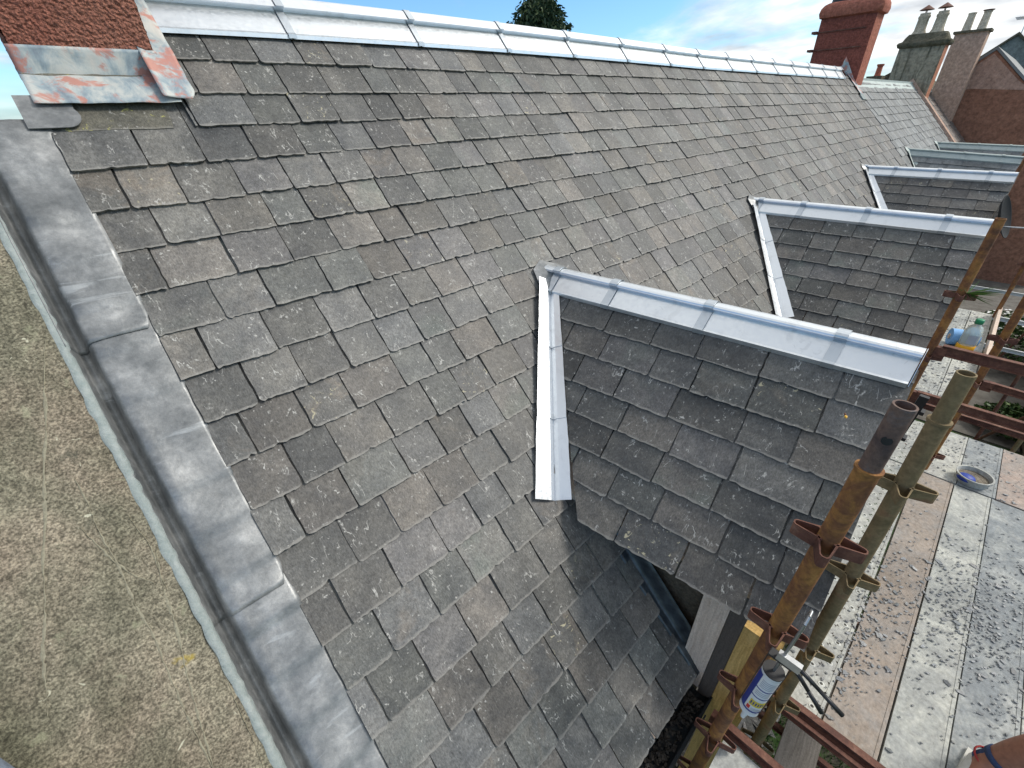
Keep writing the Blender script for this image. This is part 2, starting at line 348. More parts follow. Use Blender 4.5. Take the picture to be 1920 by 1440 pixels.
# ------------------------------------------------------------------ object helpers
WM = {}
def link(o, parent=None, mw=None):
    C.objects.link(o)
    mw = mw or Matrix.Identity(4)
    if parent is not None:
        o.parent = parent; o.matrix_parent_inverse = Matrix.Identity(4)
        o.matrix_local = WM[parent].inverted() @ mw
    else: o.matrix_local = mw
    WM[o] = mw
    return o
def thing(name, label, cat, loc=(0, 0, 0), group=None):
    o = bpy.data.objects.new(name, None); o.empty_display_size = .1
    link(o, None, Matrix.Translation(loc)); o['label'] = label; o['category'] = cat
    if group: o['group'] = group
    return o
def tag(o, label, cat, group=None):
    o['label'] = label; o['category'] = cat
    if group: o['group'] = group
    return o
class MB:
    def __init__(s): s.v = []; s.f = []; s.mi = []; s.k = 0
    def add(s, vs, fs, mi=None):
        b = len(s.v); s.v += [tuple(p) for p in vs]; s.f += [tuple(i + b for i in f) for f in fs]
        s.mi += [s.k if mi is None else mi] * len(fs); return s
    def box(s, lo, hi, mi=None, M_=None):
        x0, y0, z0 = lo; x1, y1, z1 = hi
        vs = [Vector(p) for p in ((x0, y0, z0), (x1, y0, z0), (x1, y1, z0), (x0, y1, z0), (x0, y0, z1), (x1, y0, z1), (x1, y1, z1), (x0, y1, z1))]
        if M_ is not None: vs = [M_ @ p for p in vs]
        return s.add(vs, [(0, 3, 2, 1), (4, 5, 6, 7), (0, 1, 5, 4), (1, 2, 6, 5), (2, 3, 7, 6), (3, 0, 4, 7)], mi)
    def quadprism(s, pts, d, mi=None):
        """polygon pts extruded by vector d"""
        n = len(pts); d = Vector(d); vs = [Vector(p) for p in pts] + [Vector(p) + d for p in pts]
        return s.add(vs, [tuple(range(n))[::-1], tuple(range(n, 2 * n))] + [(i, (i + 1) % n, n + (i + 1) % n, n + i) for i in range(n)], mi)
    def tube(s, a, b, r, r2=None, n=14, cap=True, inner=0.0, mi=None):
        a = Vector(a); b = Vector(b); r2 = r if r2 is None else r2
        d = (b - a).normalized(); q = d.to_track_quat('Z', 'Y').to_matrix()
        ring = lambda c, rr: [c + q @ Vector((rr * cos(2 * pi * i / n), rr * sin(2 * pi * i / n), 0)) for i in range(n)]
        vs = ring(a, r) + ring(b, r2); fs = [(i, (i + 1) % n, n + (i + 1) % n, n + i) for i in range(n)]
        if inner:
            vs += ring(b, inner) + ring(b - d * .12, inner)
            fs += [(n + i, n + (i + 1) % n, 2 * n + (i + 1) % n, 2 * n + i) for i in range(n)]
            fs += [(2 * n + i, 2 * n + (i + 1) % n, 3 * n + (i + 1) % n, 3 * n + i) for i in range(n)]
            fs += [tuple(range(n))[::-1]]
        elif cap: fs += [tuple(range(n))[::-1], tuple(range(n, 2 * n))]
        return s.add(vs, fs, mi)
    def lathe(s, prof, c=(0, 0, 0), n=16, M_=None, mi=None, close=True):
        vs = []; c = Vector(c)
        for r, z in prof:
            for i in range(n):
                p = Vector((r * cos(2 * pi * i / n), r * sin(2 * pi * i / n), z))
                vs.append((M_ @ p if M_ is not None else p) + c)
        fs = [(k * n + i, k * n + (i + 1) % n, (k + 1) * n + (i + 1) % n, (k + 1) * n + i) for k in range(len(prof) - 1) for i in range(n)]
        if close: fs += [tuple(range(n))[::-1], tuple(range((len(prof) - 1) * n, len(prof) * n))]
        return s.add(vs, fs, mi)
    def path(s, pts, r, n=8, mi=None):
        for a, b in zip(pts, pts[1:]): s.tube(a, b, r, n=n, mi=mi)
        return s
    def grid(s, rows, mi=None):
        nr, nc = len(rows), len(rows[0]); vs = [p for r in rows for p in r]
        return s.add(vs, [(i * nc + j, i * nc + j + 1, (i + 1) * nc + j + 1, (i + 1) * nc + j) for i in range(nr - 1) for j in range(nc - 1)], mi)
    def mesh(s, name, mats, smooth=False):
        me = bpy.data.meshes.new(name); me.from_pydata(s.v, [], s.f)
        for mm in ([mats] if isinstance(mats, str) else mats): me.materials.append(M(mm))
        if any(s.mi): me.polygons.foreach_set('material_index', s.mi)
        if smooth: me.polygons.foreach_set('use_smooth', [True] * len(s.f))
        me.update(); return me
    def obj(s, name, mats, parent=None, smooth=False, bevel=0.0, solid=0.0, mw=None, auto=None):
        o = bpy.data.objects.new(name, s.mesh(name, mats, smooth)); link(o, parent, mw)
        if auto: 
            o.data.polygons.foreach_set('use_smooth', [True] * len(o.data.polygons))
            try: o.data.set_sharp_from_angle(angle=radians(auto))
            except Exception: pass
        if solid:
            md = o.modifiers.new('solid', 'SOLIDIFY'); md.thickness = solid; md.offset = 1.0
        if bevel:
            md = o.modifiers.new('bevel', 'BEVEL'); md.width = bevel; md.segments = 2; md.limit_method = 'ANGLE'
        return o

# ------------------------------------------------------------------ slates
def slate_outline(wd, ln, jag=1.0, q=None, chip=True):
    """outline of a hand-dressed slate, tail at v=0, head at v=ln"""
    q = q or rnd; h = wd / 2; J = lambda a: q.uniform(-a, a) * jag
    cl = q.choice((.003, .005, .007, .011, .016, .004)); cr = q.choice((.003, .005, .008, .014, .004, .004))
    pts = [(-h + J(.002), ln)]
    for k in (.8, .6, .42, .3, .2, .1): pts.append((-h + J(.0024), ln * k * .8))
    pts.append((-h + J(.0015), cl + J(.002))); pts.append((-h + cl * .35, cl * .4 + J(.0015))); pts.append((-h + cl, J(.002)))
    n = 12; sl = q.uniform(-.005, .005) * jag; bite = q.randrange(1, n) if q.random() < .45 else -1
    for i in range(1, n):
        u = -h + cl + (wd - cl - cr) * i / n
        pts.append((u + J(.003), sl * (i / n - .5) * 2 + J(.0026) + (q.uniform(.004, .010) if i == bite else 0)))
    pts.append((h - cr, J(.002))); pts.append((h - cr * .35, cr * .4)); pts.append((h + J(.0015), cr + J(.002)))
    for k in (.1, .2, .3, .42, .6, .8): pts.append((h + J(.0024), ln * k * .8))
    pts.append((h + J(.002), ln))
    return pts
def clip(poly, a, b, c):
    """keep a*u+b*v+c >= 0"""
    o = []; n = len(poly)
    for i in range(n):
        p, q_ = poly[i], poly[(i + 1) % n]; fp = a * p[0] + b * p[1] + c; fq = a * q_[0] + b * q_[1] + c
        if fp >= 0: o.append(p)
        if (fp >= 0) != (fq >= 0):
            t = fp / (fp - fq); o.append((p[0] + t * (q_[0] - p[0]), p[1] + t * (q_[1] - p[1])))
    return o
def area(p): return abs(sum(p[i][0] * p[(i + 1) % len(p)][1] - p[(i + 1) % len(p)][0] * p[i][1] for i in range(len(p)))) / 2
def slate_geo(poly, th):
    """returns verts (u,v,w), faces; lower face drawn in, an undercut shaped to darken the edges"""
    n = len(poly); cx = sum(p[0] for p in poly) / n
    top = [(u, v, th) for u, v in poly]
    bot = [(u + (-.0012 if u > cx else .0012), v + (.0045 if v < .05 else 0), 0.0) for u, v in poly]  # underside inset, shaped to give a line of shade below each tail
    # outline runs anticlockwise seen from above after the order used here
    s = sum(poly[i][0] * poly[(i + 1) % n][1] - poly[(i + 1) % n][0] * poly[i][1] for i in range(n))
    f = [tuple(range(n))] + [(n + i, n + (i + 1) % n, (i + 1) % n, i) for i in range(n)]
    if s < 0: f = [x[::-1] for x in f]
    return top + bot, f
def set_attrs(me, lc, r=None):
    a = me.attributes.new('lc', 'FLOAT_VECTOR', 'POINT'); a.data.foreach_set('vector', [c for p in lc for c in p])
    b = me.attributes.new('rnd', 'FLOAT', 'POINT'); b.data.foreach_set('value', r or [0.0] * len(lc))
VAR = {}
def variant(wd, gauge, mat):
    """shared meshes: widths in steps of 2 cm, four outlines each"""
    k = (max(4, round(wd / .02)), round(gauge, 3), mat, rnd.randrange(5))
    if k not in VAR:
        vs, fs = slate_geo(slate_outline(k[0] * .02 - .0075, gauge * 2.15), U(.009, .0145))
        me = bpy.data.meshes.new('slate'); me.from_pydata(vs, [], fs); me.materials.append(M(mat)); set_attrs(me, vs); VAR[k] = me
    return VAR[k], k[0] * .02
class Slater:
    """lays slates on a plane. O origin, A unit vector along the courses, B unit vector up the slope, Nn normal"""
    def __init__(s, parent, O, A, B, Nn, mat, limit=300, prio=None, name='slate'):
        s.p = parent; s.O = Vector(O); s.A = Vector(A).normalized(); s.B = Vector(B).normalized(); s.N = Vector(Nn).normalized()
        s.mat = mat; s.items = []; s.limit = limit; s.prio = prio; s.name = name
    def lay(s, u0f, u1f, v0, v1, gauge, wlo, whi, clips=None, hole=None, wobble=0.004):
        row = 0; v = v0
        while v < v1:
            u = u0f(v) + (0 if row % 2 == 0 else -rnd.uniform(.35, .65) * (wlo + whi) / 2); end = u1f(v); ph = U(0, 9)
            while u < end - .02:
                wd = round(U(wlo, whi) / .02) * .02
                c = u + wd / 2
                dv = wobble * sin(c * 1.3 + ph) + U(-.004, .004)
                s.items.append((c, v + dv, wd, gauge, u0f(v), end, clips(c, v, wd, gauge) if clips else None, min(v1 - v, gauge * 2.15)))
                u += wd
            v += gauge; row += 1
    def build(s):
        L = []
        for it in s.items:
            c, v, wd, ga, e0, e1, cl, ln = it
            if cl == 'skip': continue
            P = s.O + s.A * c + s.B * v
            L.append((P.length if s.prio is None else s.prio(P), it))
        L.sort(key=lambda t: t[0])
        big = MB(); LC = []; RR = []
        tilt = math.atan2(.026, .40)
        for i, (_, it) in enumerate(L):
            c, v, wd, ga, e0, e1, cl, ln = it
            B2 = (s.B * cos(tilt) - s.N * sin(tilt)); N2 = (s.N * cos(tilt) + s.B * sin(tilt))
            rz = U(-.014, .014); A2 = s.A * cos(rz) + B2 * sin(rz); B3 = B2 * cos(rz) - s.A * sin(rz)
            lift = .0290 + U(-.001, .006)
            O = s.O + s.A * c + s.B * v + s.N * lift
            mw = Matrix(((A2.x, B3.x, N2.x, O.x), (A2.y, B3.y, N2.y, O.y), (A2.z, B3.z, N2.z, O.z), (0, 0, 0, 1)))
            need = cl or (c - wd / 2 < e0 - .002) or (c + wd / 2 > e1 + .002) or ln < ga * 2.1
            if need:
                poly = slate_outline(wd - .0075, min(ln, ga * 2.15) if ln > .06 else .06)
                poly = clip(poly, 1, 0, c - e0); poly = clip(poly, -1, 0, e1 - c)
                for (a, b, d) in (cl or []):
                    poly = clip(poly, a, b, a * c + b * v + d)
                    if len(poly) < 3: break
                if len(poly) < 3 or area(poly) < .0012: continue
                vs, fs = slate_geo(poly, U(.009, .0145)); me = None
            elif i < s.limit: me, wq = variant(wd, ga, s.mat)
            else: vs, fs = slate_geo(slate_outline(wd - .0075, ga * 2.15), U(.009, .0145)); me = None
            if i < s.limit:
                if me is None:
                    me = bpy.data.meshes.new('slate'); me.from_pydata(vs, [], fs); me.materials.append(M(s.mat)); set_attrs(me, vs)
                link(bpy.data.objects.new(s.name, me), s.p, mw)
            else:
                big.add([mw @ Vector(p) for p in vs], fs); LC += vs; RR += [U(0, 1)] * len(vs)
        if big.v:
            o = big.obj('slate_field', s.mat, s.p); set_attrs(o.data, LC, RR); o['kind'] = 'stuff'
            return o
def plane_plate(name, pts, nrm, t, mat, parent):
    mb = MB(); mb.quadprism(pts, -Vector(nrm) * t); return mb.obj(name, mat, parent)

# ------------------------------------------------------------------ the near house
X0, X1 = 0.035, 12.62
S_EAVE, S_RIDGE = -1.80, 2.615
house = thing('slate_roofed_house', 'long house with old grey slates, shiny new metal ridge and three slated dormers', 'house', (6, 3, GZ))
# roof deck below the slates, walls
mb = MB()
RB = [RP(-.16, S_EAVE, -.02), RP(X1, S_EAVE, -.02), RP(X1, S_RIDGE + .02, -.02), RP(.06, S_RIDGE + .02, -.02), RP(.06, 1.95, -.02), RP(-.16, 1.95, -.02)]
mb.quadprism(RB, -NRM * .05)
mb.obj('roof_deck', 'pale_wood', house)
yr = RP(0, S_RIDGE).y; zr = RP(0, S_RIDGE).z
bk = yr + (yr - RP(0, S_EAVE).y); ze = RP(0, S_EAVE).z
mb = MB(); mb.quadprism([(.06, yr, zr), (.06, bk, ze), (X1, bk, ze), (X1, yr, zr)], (0, 0, -.05)); mb.obj('rear_roof', 'blue_slate', house)
mb = MB()
yf = .36
mb.box((-.16, yf, GZ), (X1, yf + .4, ze - .18)); mb.box((-.16, bk - .6, GZ), (X1, bk - .2, ze - .05))
gp = [(.06, yf + .4, GZ), (.06, bk - .6, GZ), (.06, bk - .6, ze - .1), (.06, yr, zr - .12), (.06, yf + .4, ze + .1)]
mb.quadprism(gp, (.34, 0, 0)); mb.obj('wall', 'house_wall', house)

# dormers: (xc at the roof, xc at the front, z at roof, z at front, yfront)
PH = radians(43.5)
HW = .86
DOR = [dict(xb=2.05, xt=2.27, zb=-.93, zt=-.955, cut=.575), dict(xb=5.34, xt=5.46, zb=-.94, zt=-.955), dict(xb=9.80, xt=9.85, zb=-1.0, zt=-1.015)]
def roof_z(y): return (st * y - D) / ct
def roof_s(y): return (y - st * D) / ct
GA = .1905
def dormer_clip(ds, x_extra=0.0):
    """clips for slates of the main slope: keep what lies outside each dormer"""
    def f(c, v, wd, ga):
        for d in ds:
            apex_y = (D + ct * d['zb']) / st; s_apex = roof_s(apex_y)
            # half width of the dormer on the slope: grows downwards
            k = st / math.tan(PH)          # dx per ds
            s_low = s_apex - HW / k
            xc = d['xb'] + .0
            if v > s_apex + .02: continue
            side = -1 if c < xc else 1
            reach = min((s_apex - v) * k, HW)
            low = v < s_low + GA * 1.1
            if low: reach = d.get('cut', .68)
            top_reach = min(max((s_apex - v - ga * 2.15) * k, 0), HW)
            if not low and abs(c - xc) + wd / 2 < top_reach - .02: return 'skip'
            if abs(c - xc) - wd / 2 > reach + .02: continue
            if low:
                if abs(c - xc) + wd / 2 < reach - .01: return 'skip'
                return [(side * 1.0, 0.0, -(xc * side) - d.get('cut', .68))]
            # keep |u-xc| > (s_apex - v)*k + .02
            return [(side * 1.0, k, -(xc * side) - s_apex * k - .005)]
        return None
    return f
dc = dormer_clip(DOR)
def chim_clip(c, v, wd, ga):
    if 2.03 < v + .19 and v < 2.9 and c - wd / 2 < .56:
        if c + wd / 2 < .55: return 'skip'
        return [(1.0, 0.0, -.545)]
    if abs(v - 1.868) < .06 and c < .46: return 'skip'
    if abs(v - 1.868) < .06 and c - wd / 2 < .46: return [(1.0, 0.0, -.45)]
    return dc(c, v, wd, ga)
GA = .1905
v0 = 1.868 - 19 * GA
main = Slater(house, RP(0, 0, 0), XA, UPS, NRM, 'old_slate', 300)
main.lay(lambda v: X0 if v < 2.3 else X0, lambda v: X1, v0, 2.46, GA, .18, .26, chim_clip)
main.build()
# the long lichened slab below the chimney
mb = MB(); pl = [(-.2, .3), (-.2, .02), (-.15, .0), (.0, .003), (.14, -.002), (.21, .0), (.22, .05), (.2, .3)]
vs, fs = slate_geo(pl, .012); O = RP(.245, 1.868, .026); B2 = UPS * cos(.03) - NRM * sin(.03); N2 = NRM * cos(.03) + UPS * sin(.03)
me = bpy.data.meshes.new('slab'); me.from_pydata(vs, [], fs); me.materials.append(M('lichened_slate')); set_attrs(me, vs, [.32] * len(vs))
mw = Matrix(((1, B2.x, N2.x, O.x), (0, B2.y, N2.y, O.y), (0, B2.z, N2.z, O.z), (0, 0, 0, 1)))
o = link(bpy.data.objects.new('slab', me), house, mw); o['label'] = 'wide slate slab with yellow lichen under the chimney'

# ---- metal ridge of the main roof
def rsag(x):   # slight hog and sag of the old ridge line
    return .028 * sin(min(1, max(0, x / 6.0)) * pi) - .035 * math.exp(-x / .9)
def ridge_profile(side=1):
    return [(-.215, -.010), (-.205, .004), (-.19, .006), (-.055, .022), (-.048, .030), (-.048, .052), (-.03, .078), (0, .088), (.03, .078), (.048, .052), (.055, .022), (.2, -.12)]
def main_ridge_pt(x, a, b):
    """a along the slope from the ridge, b off the slope"""
    base = RP(x, S_RIDGE + rsag(x), .052)
    if a <= 0: return base + UPS * a * 1.05 + NRM * b
    return base + Vector((0, a, b - .0))
mp = [(-.205, .000), (-.192, .012), (-.178, .008), (-.056, .010), (-.040, .012), (-.048, .044)]
xs = [-.0, .36, 1.24, 2.10, 2.92, 3.72, 4.55, 5.37, 6.13, 6.93, 7.73, 8.53, 9.33, 10.13, 10.93, 11.7, 12.1]
xs[0] = .57
for a, b in zip([.57] + xs[2:], xs[2:]):
    rows = []
    for k in range(5):
        x = a + .004 + (b - a - .008) * k / 4
        r = [main_ridge_pt(x, p, q) for p, q in mp]
        c0 = RP(x, S_RIDGE + rsag(x), .046)
        top = c0 + Vector((0, -.008, .030))
        for t in range(1, 8):
            an = pi * (.92 - t * .13); r.append(top + Vector((0, -.024 * cos(pi - an), .022 * sin(an))))
        r.append(c0 + Vector((0, .20, -.17)))
        rows.append(r)
    mb = MB(); mb.grid(rows); mb.obj('ridge_section', 'new_metal', house, solid=.0015)
for x in xs[2:]:
    mb = MB(); rows = []
    for dx in (-.022, .022):
        r = [main_ridge_pt(x + dx, p * 1.01 - .002, q + .008) for p, q in mp]
        c0 = RP(x + dx, S_RIDGE + rsag(x), .046) + Vector((0, -.008, .030))
        for t in range(1, 8):
            an = pi * (.92 - t * .13); r.append(c0 + Vector((0, -.030 * cos(pi - an), .028 * sin(an))))
        rows.append(r)
    mb.grid(rows); mb.obj('ridge_clip', 'clip_metal', house, solid=.003)

# ---- lead along the verge and the sandstone skew
def smooth_noise(p): return mnoise.noise(Vector(p))
def lead_sheet(s0, s1, lift, parent, first):
    rows = []; n = int((s1 - s0) / .02)
    for i in range(n + 1):
        s = s0 + (s1 - s0) * i / n
        # rises over each slate tail, then drops
        fr = ((s - v0) / GA) % 1.0
        kc = math.floor((s - v0) / GA); stp = (.013 + .009 * smooth_noise((kc * 3.7, lift * 90, 1))) * (1 - fr) ** 1.3 * (.7 + .5 * smooth_noise((s * 2.3, 5, 5)))
        row = []
        prof = [(-.218, .050), (-.213, .030), (-.209, -.01), (-.203, -.045), (-.184, -.052), (-.172, -.034), (-.164, .008), (-.158, .020), (-.148, .025), (-.12, .027), (-.09, .027), (-.06, .028), (-.03, .028), (.0, .028), (.028, .028), (.045, .026)]
        for x, h in prof:
            k = 1.0 if x > -.15 else 0.25
            wv = smooth_noise((x * 9, s * 5, 1.3 + lift)) * .008 * k
            xx = x
            if i < 5 and x > .0: xx = min(x, .045 - .025 * (1 - i / 5) ** 2)   # rounded corner
            if x > .02: xx += .004 * smooth_noise((0, s * 3, 7))
            row.append(RP(xx, s, h + lift + (stp if x > -.15 else 0) * k + wv))
        rows.append(row)
    mb = MB(); mb.grid(rows); return mb.obj('lead_flashing', 'lead', parent, smooth=True, solid=.0022)
lead_sheet(.97, 1.93, .006, house, 0); lead_sheet(-.14, 1.05, .0, house, 1); lead_sheet(-1.0, -.06, -.006, house, 2); lead_sheet(-1.84, -.92, -.012, house, 3)
# fillet of mortar
mb = MB(); rows = []
for i in range(190):
    s = -1.85 + 3.78 * i / 189; j = smooth_noise((s * 14, 0, 2)) * .007; j2 = smooth_noise((s * 30, 4, 2)) * .004
    j3 = abs(smooth_noise((s * 9, 8, 2))) * .012; rows.append([RP(-.211 + j2, s, .030), RP(-.213 + j2, s, .050 + j * .4), RP(-.219, s, .056), RP(-.228 - j3, s, .060 + j * .3), RP(-.236 - j3, s, .056)])
mb.grid(rows); mb.obj('mortar_fillet', 'mortar', house, smooth=True)
# skew slab, broad sandstone laid up the gable
rows = []
for i in range(96):
    s = -1.95 + 3.88 * i / 95; r = []
    for k in range(34):
        x = -.236 - 1.15 * k / 33
        h = .055 + .010 * smooth_noise((x * 3, s * 2, 0)) + .005 * smooth_noise((x * 14, s * 9, 3)) - (.0 if x > -.9 else .02)
        r.append(RP(x, s, h))
    rows.append(r[::-1])
mb = MB(); mb.grid(rows)
mb.quadprism([RP(-.236, -1.95, .02), RP(-1.386, -1.95, .02), RP(-1.386, 1.93, .02), RP(-.236, 1.93, .02)], -NRM * .16)
skew = mb.obj('skew_stone', 'skew_stone', house, smooth=True)
mb = MB(); mb.box((-1.38, yf, GZ), (-.24, yf + .35, -2.6)); mb.quadprism([(-1.38, yf + .35, GZ), (-1.38, 2.75, GZ), (-1.38, 2.75, -.35), (-1.38, yf + .35, -2.75)], (1.1, 0, 0)); mb.obj('gable_wall', 'house_wall', house)
def vein(pts, wd):
    mb = MB(); rows = []
    P = []
    for (a, b), (c, d) in zip(pts, pts[1:]):
        n = max(2, int(math.hypot(c - a, d - b) / .012))
        P += [(a + (c - a) * i / n, b + (d - b) * i / n) for i in range(n)]
    P.append(pts[-1]); k = 0
    for i, (x, s) in enumerate(P):
        wv = wd * 1.0 * (.15 + 1.5 * abs(smooth_noise((s * 11, x * 5, wd * 90)))) * (1 if rnd.random() > .06 else .25) * min(1, i / 6 + .1, (len(P) - i) / 6)
        jx = .008 * smooth_noise((s * 7, x, 9 + wd * 50)) + U(-.0015, .0015)
        h = .055 + .010 * smooth_noise((x * 3, s * 2, 0)) + .005 * smooth_noise((x * 14, s * 9, 3))
        rows.append([RP(x + jx - wv, s, h - .0012 + U(-.001,.001)), RP(x + jx, s, h + .003), RP(x + jx + wv, s, h - .0012 + U(-.001,.001))])
    mb.grid(rows); return mb.obj('vein', 'vein', skew, smooth=True)
vein([(-.256, 1.01), (-.35, .73), (-.441, .456), (-.52, .22), (-.591, .005), (-.62, -.1)], .007)
vein([(-.252, .19), (-.29, -.02), (-.33, -.28), (-.36, -.47), (-.40, -.75)], .006)
vein([(-.345, .52), (-.348, .39), (-.352, .2), (-.351, .077), (-.36, -.25), (-.368, -.504), (-.37, -.7)], .0055)
vein([(-.385, .36), (-.355, .22), (-.325, .14), (-.29, .09)], .010)
vein([(-.27, .33), (-.262, .2), (-.268, .05)], .0035)
vein([(-.232, -.1), (-.242, -.35), (-.262, -.62)], .003)

# ---- the near chimney with its lead apron
ch = MB()
cx0, cx1, cyf = .05, .515, 2.94
def slab_noise(p, a): return Vector(p) + Vector((smooth_noise((p[0] * 7, p[1] * 7, p[2] * 7)) * a,) * 3)
zb0 = .265
rows = []
def face_rows(p0, p1, za0, za1, nx, nz, amp, wavy=0):
    R_ = []
    for j in range(nz + 1):
        r = []
        for i in range(nx + 1):
            t = i / nx; zz = za0 + (za1 - za0) * j / nz + (wavy * (smooth_noise((t * 4, 1, 1)) - .3 * sin(t * 7)) * (1 - j / nz) if wavy else 0)
            p = Vector(p0).lerp(Vector(p1), t); p.z = zz
            nn = Vector((p1[1] - p0[1], p0[0] - p1[0], 0)).normalized()
            p += nn * (amp * (.6 * smooth_noise((p.x * 55, p.y * 55, p.z * 55)) + 1.0 * smooth_noise((p.x * 105, p.y * 105, p.z * 105))))
            r.append(p)
        R_.append(r)
    return R_
ch.grid(face_rows((cx0, cyf - .012, 0), (cx1 + .012, cyf - .012, 0), zb0, 1.7, 110, 340, .0065, .03))
ch.grid(face_rows((cx1 + .012, cyf - .012, 0), (cx1 + .012, cyf + .75, 0), zb0 + .01, 1.7, 60, 120, .006))
ch.grid(face_rows((cx0 - .004, cyf + .75, 0), (cx0 - .004, cyf - .012, 0), .2, 1.7, 60, 120, .006))
ch.box((cx0, cyf, .0), (cx1, cyf + .75, 1.7)); ch.box((cx0 - .07, cyf - .08, 1.7), (cx1 + .08, cyf + .83, 1.9))
o = ch.obj('chimney', 'red_harl', house, smooth=False); chimney = o; o['label'] = 'red harled chimney at the near gable'
for yy in (cyf + .2, cyf + .55):
    mb = MB(); mb.lathe([(.11, 0), (.1, .1), (.09, .5), (.11, .52), (.11, .56), (.08, .56), (.08, .3)], ((cx0 + cx1) / 2, yy, 1.9)); mb.obj('chimney_pot', 'pot_buff', chimney, auto=40)
def sheet(fn, nu, nv, name, mat, parent, solid=.002):
    rows = [[fn(i / nu, j / nv) for i in range(nu + 1)] for j in range(nv + 1)]
    mb = MB(); mb.grid(rows); return mb.obj(name, mat, parent, smooth=True, solid=solid)
def apron(t, q):
    # q 0..1 : up the front face, then out on the slope
    x = .035 + (.535 - .035) * t
    if q > .5:
        z = .175 + (q - .5) * 2 * .115; return Vector((x - .01 * (q - .5) * 0, cyf - .018 + .004 * smooth_noise((x * 20, z * 20, 0)), z))
    k = q * 2; top = Vector((x, cyf - .022, .175)); low = RP(x + .0, 1.975, .052)
    p = low.lerp(top, k ** .8); p += NRM * (.012 + .010 * (1 - abs(k - .6)) + .005 * smooth_noise((x * 12, k * 3, 5))); return p
sheet(apron, 30, 20, 'lead_apron', 'old_lead', chimney)
def sideflash(t, q):
    s = 1.985 + .64 * q; x0 = .470; wd = .135
    xx = x0 + (wd - .022 * max(0, 1 - q * 12) ** 2 + .004 * smooth_noise((q * 9, 0, 0))) * t
    cyo = 0.016 * (1 - t) ** 2
    return RP(xx, s, .078 + cyo + .004 * smooth_noise((xx * 15, s * 9, 3)))
sheet(sideflash, 10, 40, 'lead_flashing', 'old_lead', chimney)
# rounded lead tab beside the slab
mb = MB(); pts = [RP(-.02, 2.03, .05), RP(-.02, 1.875, .05)] + [RP(.10 + .055 * sin(a), 1.93 - .055 * cos(a) , .05) for a in [i * pi / 10 for i in range(0, 8)]] + [RP(.15, 2.03, .05)]
mb.quadprism(pts, NRM * .004); mb.obj('lead_tab', 'lead', chimney)
